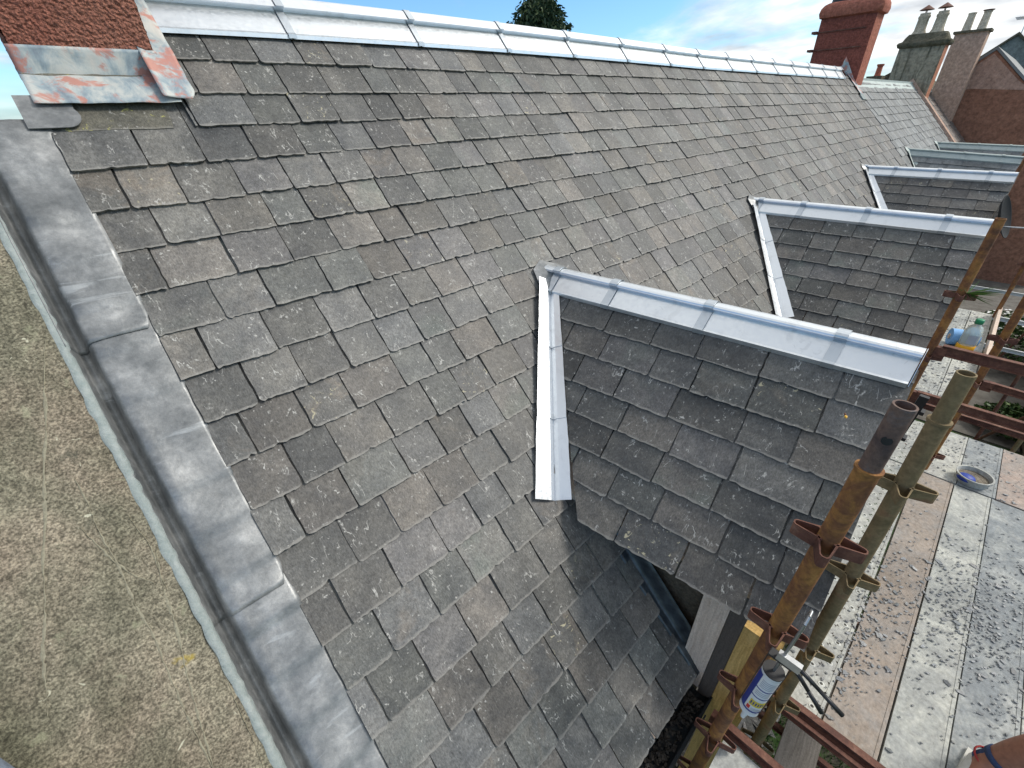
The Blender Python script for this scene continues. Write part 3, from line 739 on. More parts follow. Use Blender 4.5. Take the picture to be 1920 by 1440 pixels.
# ---- dormers
def dormer(parent, d, mat, far=False, wings='new_metal', gauge=.165, wl=.2, wh=.3, name='dormer'):
    xb, xt, zb, zt = d['xb'], d['xt'], d['zb'], d['zt']
    yft = d.get('yf', .02); yb = (D + ct * zb) / st
    Pb = Vector((xb, yb, zb)); Pt = Vector((xt, yft, zt)); A = (Pt - Pb).normalized()
    tp = math.tan(PH)
    # body: cheeks, front and roof boards
    cw = d.get('cheek', .68)
    mb = MB()
    zl = -HW * tp
    def pt(q, off, drop, back=0):
        b = Pb.lerp(Pt, q); return b + Vector((off, back, drop))
    def at_roof(off, drop, up=0):
        """point of the dormer line (off, drop) where it meets the main slope"""
        z0 = zb + drop; y = (D + ct * z0) / st; q = (yb - y) / (yb - yft)
        b = Pb.lerp(Pt, q); return Vector((b.x + off, y, b.z + drop + up))
    body = None
    mb = MB()
    for sd in (-1, 1):
        top = [pt(1, sd * .02, -.03), at_roof(sd * .02, -.03), at_roof(sd * (HW - .04), zl + .02), pt(1, sd * (HW - .04), zl + .02)]
        mb.quadprism(top if sd > 0 else top[::-1], (0, 0, -.035))
    body = mb.obj(name, 'pale_wood', parent)
    mb = MB()
    for sd in (-1, 1):
        # cheek wall: vertical triangle down to the slope
        x = sd * cw; zt_ = -cw * tp - .02
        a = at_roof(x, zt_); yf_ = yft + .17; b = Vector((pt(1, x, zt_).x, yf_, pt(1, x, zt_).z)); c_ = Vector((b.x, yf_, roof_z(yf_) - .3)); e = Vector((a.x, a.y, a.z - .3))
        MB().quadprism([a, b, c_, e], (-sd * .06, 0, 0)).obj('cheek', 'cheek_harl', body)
    f0 = pt(1, -cw, 0); f1 = pt(1, cw, 0); yf_ = yft + .19
    mb = MB(); base = roof_z(yf_) - .15
    mb.quadprism([(f0.x, yf_, base), (f1.x, yf_, base), (f1.x, yf_, f1.z - cw * tp - .03), ((f0.x + f1.x) / 2, yf_, zt - .05), (f0.x, yf_, f0.z - cw * tp - .03)], (0, .06, 0))
    mb.obj('front_wall', 'brown_panel', body)
    if not far:
        wz0 = base + .45; wf = MB(); xm = (f0.x + f1.x) / 2
        for (a0, a1, b0, b1) in ((xm - .42, xm + .42, wz0, wz0 + .06), (xm - .42, xm + .42, wz0 + .9, wz0 + .96), (xm - .42, xm - .36, wz0 + .06, wz0 + .9), (xm + .36, xm + .42, wz0 + .06, wz0 + .9), (xm - .36, xm + .36, wz0 + .45, wz0 + .5)):
            wf.box((a0, yf_ - .03, b0), (a1, yf_ - .004, b1))
        wo = wf.obj('window', 'white_plastic', body); MB().box((xm - .36, yf_ - .012, wz0 + .06), (xm + .36, yf_ - .002, wz0 + .9)).obj('pane', 'black_iron', wo)
    # slates on both slopes
    for sd in ((-1,) if far else (-1, 1)):
        # slope coordinates: u along A (from the roof to the front), v up the slope
        Bv = Vector((-sd * cos(PH), 0, sin(PH))); Bv = (Bv - A * Bv.dot(A)).normalized(); Nn = A.cross(Bv)
        if Nn.z < 0: Nn = -Nn
        Ldn = HW / cos(PH); O = Pt - Bv * Ldn      # front lower corner
        AA = -A if sd < 0 else A
        # axis pointing so that A x B = N
        AA = A if A.cross(Bv).dot(Nn) > 0 else -A
        sg = 1 if AA.dot(A) > 0 else -1
        full = (Pt - Pb).length
        lowlen = (at_roof(sd * HW, zl) - pt(1, sd * HW, zl)).length
        sl = Slater(body, O, AA, Bv, Nn, mat, d.get('limit', 300), name='slate')
        # at height v the course runs from the front (0) back to the valley
        Lv = lambda v: lowlen + (full - lowlen) * max(0, min(1, v / Ldn))
        kk = (full - lowlen) / Ldn
        gap = .07
        def cl(c, v, wd, ga):
            dist = -c * sg          # distance back from the front
            if dist + wd / 2 < Lv(v) - gap: return None
            if dist - wd / 2 > Lv(v + ga * 2) : return 'skip'
            # keep dist < lowlen + kk*v - gap  ->  lowlen + kk v - gap + sg*u > 0
            return [(sg * 1.0, kk, lowlen - gap)]
        if sg > 0: sl.lay(lambda v: -full, lambda v: .035, -.05, Ldn - .06, gauge, wl, wh, cl)
        else: sl.lay(lambda v: -.035, lambda v: full, -.05, Ldn - .06, gauge, wl, wh, cl)
        sl.build()
    # valley flashings
    for sd in ((-1,) if far else (-1, 1)):
        a = at_roof(0, -.03); b = at_roof(sd * (HW + .03), zl - .03 * tp); ln = (b - a).length; dv = (b - a).normalized()
        e1 = (Vector((sd, 0, -.0)) - dv * dv.x * sd).normalized()
        # direction lying in the main slope, away from the dormer / direction lying in the dormer slope
        m1 = dv.cross(NRM).normalized(); m1 = m1 if m1.x * sd > 0 else -m1
        Nd = Vector((sd * sin(PH), 0, cos(PH))); m2 = dv.cross(Nd).normalized(); m2 = m2 if m2.y < 0 else -m2
        wv1, wv2 = (.16, .125)
        segs = [(.02, .36), (.34, .68), (.66, 1.0)] if not far else [(.02, 1.0)]
        for j, (q0, q1) in enumerate(segs):
            rows = []
            up = .004 * (len(segs) - j)
            for i in range(13):
                q = q0 + (q1 - q0) * i / 12; c0 = a + dv * ln * q; k = .004 * smooth_noise((q * 20, sd, 3))
                k1 = .74 + .26 * q
                rows.append([c0 + m1 * (wv1 * k1 + k) + NRM * (.064 + up), c0 + m1 * .06 + NRM * (.062 + up), c0 + m1 * .008 + NRM * (.034 + up) + Nd * .012, c0 + m2 * .008 + Nd * (.034 + up) + NRM * .012, c0 + m2 * .06 + Nd * (.050 + up), c0 + m2 * (wv2 * k1 + k) + Nd * (.047 + up)])
            MB().grid(rows).obj('valley_flashing', 'new_metal' if wings == 'new_metal' else wings, body, solid=.002)
    # metal ridge
    Ax = A
    def rp(y_back, sd, a, b):
        """a down the dormer slope from its ridge, b off that slope"""
        c0 = Pt - A * y_back
        Bd = Vector((sd * cos(PH), 0, -sin(PH))); Nd = Vector((sd * sin(PH), 0, cos(PH)))
        return c0 + Vector((0, 0, .066)) + Bd * a + Nd * b
    full = (Pt - Pb).length
    cuts = [-.03, .25, .82, 1.36, 1.76, full + (.04 if not far else .0)]
    cuts = [c for c in cuts if c < full + .06]
    for i, (c0, c1) in enumerate(zip(cuts, cuts[1:])):
        rows = []
        for yb_ in (c0 + .002, (c0 + c1) / 2, c1 - .002):
            l = [rp(yb_, -1, p, q) for p, q in ((.150, -.010), (.140, .010), (.130, .006), (.036, .006), (.022, .006), (.024, .032))]
            cc = Pt - A * yb_ + Vector((0, 0, .074)); t_ = [cc + Vector((-.038 * cos(an), 0, .018 * sin(an))) for an in [pi * k / 8 for k in range(0, 9)]]
            r_ = [rp(yb_, 1, p, q) for p, q in ((.024, .032), (.022, .006), (.036, .006), (.130, .006), (.140, .010), (.150, -.010))]
            rows.append(l + t_ + r_)
        MB().grid(rows).obj('ridge_section', wings, body, solid=.0015)
    for c0 in cuts[1:-1]:
        rows = []
        for yb_ in (c0 - .024, c0 + .024):
            l = [rp(yb_, -1, p, q + .006) for p, q in ((.153, -.012), (.142, .010), (.130, .006), (.036, .006), (.024, .006), (.026, .034))]
            cc = Pt - A * yb_ + Vector((0, 0, .076)); t_ = [cc + Vector((-.041 * cos(an), 0, .022 * sin(an))) for an in [pi * k / 8 for k in range(0, 9)]]
            r_ = [rp(yb_, 1, p, q + .006) for p, q in ((.026, .034), (.024, .006), (.036, .006), (.130, .006), (.142, .010), (.153, -.012))]
            rows.append(l + t_ + r_)
        MB().grid(rows).obj('ridge_clip', 'clip_metal' if wings == 'new_metal' else wings, body, solid=.003)
    # end plate of the ridge
    e = [rp(-.032, -1, .142, -.008), rp(-.032, -1, .05, .03), Pt + A * .032 + Vector((-.02, 0, .092)), Pt + A * .032 + Vector((.02, 0, .092)), rp(-.032, 1, .05, .03), rp(-.032, 1, .142, -.008), Pt + A * .032 + Vector((0, 0, -.0))]
    MB().quadprism(e, A * .002).obj('ridge_end', wings, body)
    # lead saddle over the head of the dormer
    sa = roof_s(yb)
    if True:
        pl = [RP(xb - .15, sa - .13, .06), RP(xb - .10, sa + .07, .05), RP(xb + .0, sa + .12, .045), RP(xb + .16, sa + .03, .05), RP(xb + .17, sa - .12, .06), RP(xb, sa + .0, .10)]
        MB().add(pl, [(5, 0, 1), (5, 1, 2), (5, 2, 3), (5, 3, 4)]).obj('lead_saddle', 'lead' if wings == 'new_metal' else wings, body, solid=.003)
        if wings == 'new_metal':
            o = MB().tube(Pb - A * .05 + Vector((-.05, 0, -.03)), Pb + A * .03 + Vector((-.045, 0, .04)), .03, .05, n=10).obj('lead_collar', 'dark_lead', body, smooth=True)
    return body, at_roof, pt, zl
d1 = dormer(house, DOR[0], 'shaded_slate', wl=.22, wh=.32)
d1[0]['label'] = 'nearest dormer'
dormer(house, DOR[1], 'shaded_slate', wl=.2, wh=.3)
dormer(house, DOR[2], 'shaded_slate', wl=.2, wh=.3)

# ---- details round the foot of the first dormer: lead soaker on the cheek, corner board, jamb
bx = 0
ck = d1[0]
def soaker(t, q):
    y = 1.02 - .80 * t; x = 1.455 + .05 * t
    p = Vector((x + .02, y, roof_z(y)))
    if q < .5: return p + Vector((-.065 * (1 - 2 * q), 0, 0)) + NRM * (.034 + .006 * smooth_noise((t * 22, 0, 1)))
    return p + NRM * .034 + Vector((.004, -.07, .09)) * (2 * q - 1)
sheet(soaker, 24, 6, 'cheek_flashing', 'dark_lead', ck)
MB().box((1.50, .175, -2.78), (1.53, .30, -1.80)).obj('corner_board', 'pale_wood', ck)
MB().box((1.50, .10, -2.86), (1.60, .172, -1.82)).obj('jamb', 'brown_panel', ck)
# gutter
g1 = MB(); rows = []
yg, zg = RP(0, S_EAVE).y - .035, RP(0, S_EAVE).z - .075
for x in [-.3 + i * .2 for i in range(10)] + [1.47]:
    rows.append([Vector((x, yg + .062, zg + .03))] + [Vector((x, yg + .058 * cos(a), zg - .058 * sin(a))) for a in [pi * k / 8 for k in range(9)]] + [Vector((x, yg - .068, zg + .004)), Vector((x, yg - .068, zg - .008))])
g1.grid(rows); gut = g1.obj('gutter', 'black_iron', house, auto=40, solid=.004)
for x in (-.1, .62, 1.35):
    MB().box((x, yg - .08, zg - .064), (x + .03, yg + .05, zg - .058)).box((x, yg - .083, zg - .064), (x + .03, yg - .075, zg + .03)).obj('gutter_bracket', 'black_iron', gut)
MB().box((-.3, yg + .075, zg - .12), (1.47, yg + .1, zg + .06)).obj('fascia', 'grey_wood', house)
mb = MB()
for i in range(700):
    x = U(-.2, 1.45); y = yg + U(-.04, .045); z = zg - .03 + U(-.01, .02); s_ = U(.004, .012)
    mb.box((-s_, -s_ * .6, -s_ * .5), (s_, s_ * .6, s_ * .5), M_=Matrix.Translation((x, y, z)) @ Matrix.Rotation(U(0, 6), 4, 'Z') @ Matrix.Rotation(U(-1, 1), 4, 'X'))
o = mb.obj('moss_debris', 'dark_debris', gut); o['kind'] = 'stuff'

# ------------------------------------------------------------------ neighbouring houses
def far_chimney(parent, x0, x1, y0, y1, z0, z1, mat, side_mat=None, taper=.0):
    mb = MB(); t = taper
    lo = [(x0, y0, z0), (x1, y0, z0), (x1, y1, z0), (x0, y1, z0)]; hi = [(x0 + t, y0 + t, z1), (x1 - t, y0 + t, z1), (x1 - t, y1 - t, z1), (x0 + t, y1 - t, z1)]
    mb.add(lo + hi, [(0, 1, 5, 4)], 1 if side_mat else 0); mb.add(lo + hi, [(1, 2, 6, 5), (2, 3, 7, 6), (3, 0, 4, 7), (4, 5, 6, 7)], 0)
    return mb.obj('chimney', [mat] + ([side_mat] if side_mat else []), parent)
# red chimney on the far gable of the near house
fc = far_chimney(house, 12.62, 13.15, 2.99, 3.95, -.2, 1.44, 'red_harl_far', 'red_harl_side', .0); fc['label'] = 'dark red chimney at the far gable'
rows = []
for i in range(7):
    a = pi * i / 6
    rows.append(a)
mb = MB(); prof = [(0, 0), (.055, .02), (.075, .09), (.065, .17), (.03, .23), (-.02, .26)]
def ringbox(x0, x1, y0, y1, z, prof, mb, rr=.10):
    R_ = []
    for o_, dz in prof:
        x_0, x_1, y_0, y_1 = x0 - o_, x1 + o_, y0 - o_, y1 + o_; r = []
        for cx, cy, a0 in ((x_1 - rr, y_1 - rr, 0), (x_0 + rr, y_1 - rr, pi / 2), (x_0 + rr, y_0 + rr, pi), (x_1 - rr, y_0 + rr, 3 * pi / 2)):
            for k in range(5):
                a = a0 + pi / 2 * k / 4; p = Vector((cx + rr * cos(a), cy + rr * sin(a), z + dz)); p += Vector((1, 1, 1)) * .012 * smooth_noise(p * 5); r.append(p)
        r.append(r[0]); R_.append(r)
    mb.grid(R_); mb.add([p for p in R_[-1][:-1]], [tuple(range(len(R_[-1]) - 1))]); return mb
ringbox(12.62, 13.15, 2.99, 3.95, 1.44, prof, mb); mb.obj('chimney_cope', 'red_harl_side', fc, auto=50)
for yy, mt in ((3.78, 'black_iron'), (3.30, 'pot_buff')):
    MB().lathe([(.16, 0), (.14, .1), (.12, .55), (.14, .6), (.1, .6)], (12.9, yy, 1.66), n=14).obj('chimney_pot', mt, fc, auto=40)
for zz in (.92, 1.22):
    MB().box((12.60, 3.1, zz), (12.617, 4.03, zz + .018)).box((12.55, 3.955, zz - .01), (12.75, 4.05, zz + .03)).obj('strap', 'dark_rust', fc)
def stepf(t, q):
    y = 2.95 + .75 * t; return Vector((12.60 - .0 * q, y, roof_z(min(y, 3.32)) - .0 + .02 + q * (.10 + .12 * max(0, 1 - abs(t - .45) * 3) * 1))) if y < 3.32 else Vector((12.60, y, .50 + q * .12))
sheet(stepf, 24, 4, 'lead_flashing', 'old_lead', fc)
def stepg(t, q): return RP(12.50 + .20 * t, 2.02 + .55 * q, .06 + .01 * smooth_noise((t * 3, q * 9, 1)))
sheet(stepg, 4, 10, 'lead_flashing', 'old_lead', fc)
MB().quadprism([RP(12.46, 1.90, .04), RP(12.70, 1.90, .04), RP(12.70, 2.02, .04), RP(12.46, 2.02, .04)], NRM * .02).obj('slab', 'mortar', fc)

h2 = thing('blue_slate_house', 'neighbouring house with smooth blue-grey slates beyond the dark red chimney', 'house', (16, 3, GZ))
XA2, XB2 = 12.66, 19.1
S2R = 2.42
plane_plate('roof_deck', [RP(XA2, -1.8, -.02), RP(XB2, -1.8, -.02), RP(XB2, S2R, -.02), RP(XA2, S2R, -.02)], NRM, .05, 'pale_wood', h2)
y2, z2 = RP(0, S2R).y, RP(0, S2R).z
MB().quadprism([(XA2, y2, z2), (XA2, 6.4, -2.4), (XB2, 6.4, -2.4), (XB2, y2, z2)], (0, 0, -.05)).obj('rear_roof', 'blue_slate', h2)
MB().box((XA2, yf, GZ), (XB2, 6.2, -2.8)).obj('wall', 'house_wall', h2)
D4 = [dict(xb=13.45, xt=13.35, zb=-.98, zt=-1.07, yf=.06, limit=300), dict(xb=16.9, xt=16.75, zb=-1.05, zt=-1.095, yf=.11, limit=300)]
s2 = Slater(h2, RP(0, 0, 0), XA, UPS, NRM, 'blue_slate', 300)
s2.lay(lambda v: XA2, lambda v: XB2, S2R - .12 - 20 * .2, S2R - .1, .2, .26, .30, dormer_clip(D4), wobble=.002); s2.build()
mb = MB(); rows = []
for i in range(9):
    x = XA2 + .02 + (XB2 - XA2 - .04) * i / 8
    rows.append([RP(x, S2R - .20, .035), RP(x, S2R - .02, .045), RP(x, S2R + .01, .075), RP(x, S2R + .01, .075) + Vector((0, .08, 0)), RP(x, S2R, .03) + Vector((0, .25, -.2))])
MB().grid(rows).obj('ridge', 'weathered_metal', h2, auto=30)
for dd in D4: dormer(h2, dd, 'blue_slate', far=True, wings='weathered_metal', gauge=.2, wl=.26, wh=.3)
# skew between house two and three
MB().quadprism([RP(19.1, -1.8, 0), RP(19.38, -1.8, 0), RP(19.38, 2.52, 0), RP(19.1, 2.52, 0)], NRM * .10).obj('skew_stone', 'pink_harl', h2)
gc = far_chimney(h2, 19.2, 19.75, 2.68, 3.72, -.6, 1.27, 'grey_harl', 'orange_harl', .0); gc['label'] = 'grey weathered chimney with mossy top'
mb = MB(); ringbox(19.2, 19.75, 2.68, 3.72, 1.25, [(0, 0), (.06, .02), (.09, .10), (.06, .14), (.0, .16), (-.04, .24), (-.09, .32)], mb, .07); mb.obj('chimney_cope', 'mossy_stone', gc, auto=60)
for k, yy in enumerate((3.44, 3.04)):
    p = MB().lathe([(.19, 0), (.17, .08), (.135, .16), (.125, .42), (.14, .44), (.14, .48), (.12, .49), (.12, .54), (.09, .54)], (19.47, yy, 1.50), n=16).obj('chimney_pot', 'pot_buff', gc, auto=40)
    MB().lathe([(.17, 0), (.16, .012), (.01, .11)], (19.47, yy, 2.11), n=14).tube((19.40, yy, 2.0), (19.40, yy, 2.12), .01).tube((19.54, yy, 2.0), (19.54, yy, 2.12), .01).obj('cowl', 'dark_rust', p)

h3 = thing('brown_slate_house', 'small brown slated roof wedged between the grey chimney and brown gable', 'house', (20.5, 3, GZ))
plane_plate('roof_deck', [RP(19.4, -1.8, -.02), RP(21.75, -1.8, -.02), RP(21.75, 2.2, -.02), RP(19.4, 2.2, -.02)], NRM, .05, 'pale_wood', h3)
s3 = Slater(h3, RP(0, 0, 0), XA, UPS, NRM, 'brown_slate', 300)
s3.lay(lambda v: 19.4, lambda v: 21.75, 2.2 - 20 * .19, 2.15, .19, .2, .28, None, wobble=.01); s3.build()
mb = MB(); mb.quadprism([RP(19.4, 2.08, .03), RP(21.75, 2.08, .03), RP(21.75, 2.24, .03), RP(19.4, 2.24, .03)], NRM * .05); mb.obj('ridge', 'board_pale', h3)
MB().box((19.4, yf, GZ), (21.75, 5.8, -2.8)).obj('wall', 'house_wall', h3)
y3 = RP(0, 2.2).y; z3 = RP(0, 2.2).z
MB().quadprism([(19.4, y3, z3), (19.4, 5.8, -2.7), (21.75, 5.8, -2.7), (21.75, y3, z3)], (0, 0, -.05)).obj('rear_roof', 'brown_slate', h3)

hb = thing('brown_gabled_house', 'tall brown harled gable wall standing across the end of the row', 'house', (26, 1, GZ))
XB = 21.8
MB().quadprism([(XB, 3.1, GZ), (XB, -1.75, GZ), (XB, -1.75, -2.02), (XB, 1.79, 1.17), (XB, 3.1, .05)], (9, 0, 0)).obj('wall', 'brown_harl', hb)
MB().quadprism([(XB - .006, 3.0, .08), (XB - .006, 1.80, 1.08), (XB - .006, 1.0, .38), (XB - .006, .62, .12), (XB - .006, 2.0, .22)], (.005, 0, 0)).obj('pale_render_patch', 'brown_harl_pale', hb)
mb = MB(); mb.quadprism([(XB - .03, 1.79, 1.26), (XB - .03, -1.85, -2.0), (XB - .03, -1.85, -2.08), (XB - .03, 1.79, 1.18)], (9.1, 0, 0)); mb.quadprism([(XB - .03, 1.79, 1.26), (XB - .03, 1.79, 1.18), (XB - .03, 3.3, -.12), (XB - .03, 3.3, -.04)], (9.1, 0, 0)); mb.obj('roof', 'blue_slate', hb)
pc = far_chimney(hb, 21.2, 21.78, 2.10, 2.84, -.9, 1.62, 'pink_harl', 'pink_harl', .0); pc['label'] = 'slim pinkish chimney with two cream pots'
MB().box((21.15, 2.05, 1.62), (21.79, 2.89, 1.68)).obj('chimney_cope', 'mossy_stone', pc)
for yy in (2.66, 2.32):
    MB().lathe([(.11, 0), (.09, .4), (.10, .41), (.10, .44), (.07, .44)], (21.5, yy, 1.68), n=14).obj('chimney_pot', 'pot_cream', pc, auto=40)
MB().lathe([(.13, 0), (.13, .02)], (21.5, 2.32, 2.13), n=14).obj('cowl', 'dark_rust', pc)
hg = thing('grey_gabled_house', 'grey gabled house peeping out behind the brown gable', 'house', (30, 1, GZ))
MB().quadprism([(31.2, 6.5, GZ), (31.2, -1, GZ), (31.2, -1, -.6), (31.2, 2.1, 2.13), (31.2, 6.5, -1.5)], (6, 0, 0)).obj('wall', 'grey_gable', hg)
mb = MB(); mb.quadprism([(31.1, 2.1, 2.24), (31.1, -1.1, -.58), (31.1, -1.1, -.68), (31.1, 2.1, 2.14)], (6.2, 0, 0)); mb.quadprism([(31.1, 2.1, 2.24), (31.1, 2.1, 2.14), (31.1, 6.6, -1.6), (31.1, 6.6, -1.5)], (6.2, 0, 0)); mb.obj('roof', 'mossy_stone', hg)
hp = thing('low_house', 'low house hidden behind the roofs, only its small red chimney pot showing', 'house', (26, 9, GZ))
MB().quadprism([(24, 8, GZ), (24, 4.4, GZ), (24, 4.4, -.8), (24, 6.2, .75), (24, 8, -.8)], (2.2, 0, 0)).obj('wall', 'mossy_stone', hp)
MB().box((24.3, 4.95, .0), (24.9, 5.45, .80)).obj('chimney', 'mossy_stone', hp)
MB().lathe([(.12, 0), (.10, .05), (.09, .3), (.12, .33), (.12, .38), (.08, .38)], (24.6, 5.17, .80), n=12).obj('chimney_pot', 'pot_red', hp, auto=40)
hm = thing('mossy_roof_house', 'dark mossy roof glimpsed between the grey and pinkish chimneys', 'house', (27, 6, GZ))
MB().quadprism([(25, 8, GZ), (25, 3.2, GZ), (25, 3.2, -.4), (25, 4.6, 1.05), (25, 8, -.9)], (.3, 0, 0)).quadprism([(25, 3.3, -.2), (31, 3.3, -.2), (31, 4.6, 1.1), (25, 4.6, 1.1)], (0, 0, -.1)).obj('roof', 'mossy_stone', hm)
# aerial
mb = MB(); mb.tube((31.4, 2.05, 2.1), (31.4, 2.05, 2.75), .02, n=6).tube((30.7, 2.25, 2.7), (31.9, 1.9, 2.7), .015, n=6)
for k in range(6): x = 30.75 + k * .2; mb.tube((x, 1.9 + .0, 2.7), (x, 2.4, 2.7), .01, n=5)
tag(mb.obj('aerial', 'galvanised'), 'small television aerial on the peak of the grey gable', 'aerial')

# ------------------------------------------------------------------ scaffold
sc = thing('scaffold', 'rusty tubular scaffold with standards, ledgers and transoms along the eaves', 'scaffold', (4, -.6, GZ))
def pressing(parent, c, z, r=.0242, mat='dark_rust', k_=1.0):
    """four U-shaped lugs welded round a standard"""
    mb = MB()
    for k in range(4):
        a = k * pi / 2 + .12; d = Vector((cos(a), sin(a), 0)); t = Vector((-sin(a), cos(a), 0)); P = Vector((c[0], c[1], z))
        pts = [(r * .5, r * .98), (.072 * k_, .010 * k_), (.077 * k_, .005 * k_), (.077 * k_, -.005 * k_), (.072 * k_, -.010 * k_), (r * .5, -r * .98)]
        o_ = [P + d * p + t * q for p, q in pts]; i_ = [P + d * (p - .004) + t * (q * .80) for p, q in pts]
        up = Vector((0, 0, .036 * k_)); dn = Vector((0, 0, -.0))
        n = len(o_)
        rows = [[p + dn for p in o_], [p + up for p in o_], [p + up for p in i_], [p + dn for p in i_]]
        mb.grid(rows)
    mb.obj('lug', mat, parent)
def standard(top, bot, mat, lugs=(), collar=None, mat_top=None, r=.0242, hole=False):
    top = Vector(top); bot = Vector(bot); mb = MB()
    at = lambda z: top + (bot - top) * ((top.z - z) / (top.z - bot.z))
    if collar is not None:
        mb.tube(bot, at(collar), r, n=22, inner=r * .85, mi=0)
        mb.lathe([(r + .0035, 0), (r + .0035, .009), (r - .002, .009)], at(collar) - Vector((0, 0, .009)), n=22, mi=0)
        mb.tube(at(collar - .05), top, r * .86, n=22, inner=r * .70, mi=1)
    else: mb.tube(bot, top, r, n=20, inner=.0205, mi=0)
    o = mb.obj('standard', [mat, mat_top or mat], sc, auto=50)
    if hole is not False:
        c0 = at(hole); d = Vector((-.95, -.10, .1)).normalized()
        MB().tube(c0 + d * .010, c0 + d * (r * .86 + .0008), .012, n=14).obj('pin_hole', 'black_plastic', o)
    for z in lugs: pressing(o, at(z), z - .016, r, k_=r / .0242, mat='dark_rust' if mat == 'rusty_tube' else mat)
    return o
standard((1.268, -.020, -.627), (1.268, .05, GZ), 'rusty_tube', (-1.14, -1.63, -2.12, -2.61, -3.1), -.83, 'spigot_tube', r=.030, hole=-.725)
standard((1.597, -.106, -.643), (1.597, -.22, GZ), 'olive_tube', (-1.07, -1.53, -2.03, -2.52, -3.0), -.80, 'olive_tube', r=.0262)
standard((3.75, -.03, -.585), (3.75, -.05, GZ), 'rusty_tube', (-1.04, -1.46, -1.96, -2.46))
standard((4.352, -.345, -.6), (4.352, -.372, DK), 'rusty_tube', (-1.45, -1.80, -2.5))
standard((8.80, -.50, -.9), (8.80, -.52, DK), 'rusty_tube', (-1.4, -1.9))
standard((6.2, -1.30, -1.9), (6.2, -1.32, GZ), 'dark_rust', (-2.4, -2.9)); standard((4.35, -1.42, -2.2), (4.35, -1.42, GZ), 'dark_rust', (-2.9,))
standard((9.4, -1.15, -1.2), (9.4, -1.15, GZ), 'dark_rust', (-1.9, -2.4)); standard((12.2, -1.0, -1.6), (12.2, -1.05, GZ), 'rusty_tube', (-2.1,))
standard((6.2, .02, -1.3), (6.2, .02, GZ), 'dark_rust', (-1.8, -2.4)); standard((12.2, .0, -.9), (12.2, -.02, GZ), 'rusty_tube', (-1.8,))
standard((5.3, -1.0, -3.4), (5.3, -1.0, GZ), 'olive_tube'); standard((7.4, -1.25, -3.0), (7.4, -1.25, GZ), 'olive_tube')
def channel(a, b, h=.05, w_=.045, mat='dark_rust', name='transom'):
    """T section: upright web with a flange at the foot"""
    a = Vector(a); b = Vector(b); d = (b - a).normalized(); sd = d.cross(Vector((0, 0, 1))).normalized(); up = Vector((0, 0, 1))
    mb = MB(); t = .006
    for (p0, p1, q0, q1) in ((-w_ / 2, w_ / 2, 0, t), (-t / 2, t / 2, t, h), (-w_ * .35, w_ * .35, h, h + t)):
        mb.quadprism([a + sd * p0 + up * q0, a + sd * p1 + up * q0, a + sd * p1 + up * q1, a + sd * p0 + up * q1], b - a)
    mb.box((-.02, -.03, -.02), (.02, .03, .05), M_=Matrix.Translation(a)); mb.box((-.02, -.03, -.02), (.02, .03, .05), M_=Matrix.Translation(b))
    return mb.obj(name, mat, sc)
channel((1.70, -.10, DK - .012), (1.70, -1.32, DK - .012), .04, .05)
channel((1.655, -.14, DK - .03), (1.655, -1.32, DK - .03), .03, .03)
channel((3.75, -.08, -1.43), (3.75, -1.40, -1.43), .06, .05, name='ledger')
channel((3.80, -.08, -1.80), (3.80, -1.40, -1.80), .05, .045, name='ledger')
channel((4.35, -.42, -1.82), (4.35, -1.42, -1.86), .045, .04, name='ledger')
channel((5.12, -.1, DK - .075), (5.12, -1.35, DK - .075)); channel((5.58, -.1, DK - .075), (5.58, -1.35, DK - .075)); channel((8.95, -.1, DK - .075), (8.95, -1.35, DK - .075), mat='galvanised')
channel((3.3, .0, DK - .55), (9.4, .0, DK - .55), name='ledger'); channel((1.6, -1.32, DK - .09), (6.2, -1.32, DK - .09), name='ledger')
channel((6.2, -1.3, -2.9), (12.2, -1.0, -2.9), name='ledger'); channel((6.2, -.1, -3.6), (6.2, -1.3, -3.6)); channel((9.4, -.1, -3.3), (9.4, -1.15, -3.3), mat='galvanised')
channel((12.2, -.05, -3.2), (12.2, -1.0, -3.2), mat='galvanised')
mb = MB(); mb.tube((6.2, -1.3, -2.1), (9.4, -1.15, -4.9), .02, n=10).tube((9.4, -1.15, -2.0), (12.2, -1.0, -4.9), .02, n=10); mb.obj('brace', 'dark_rust', sc)
channel((1.36, .03, DK - .012), (1.36, -.6, DK - .012), .05, .05)

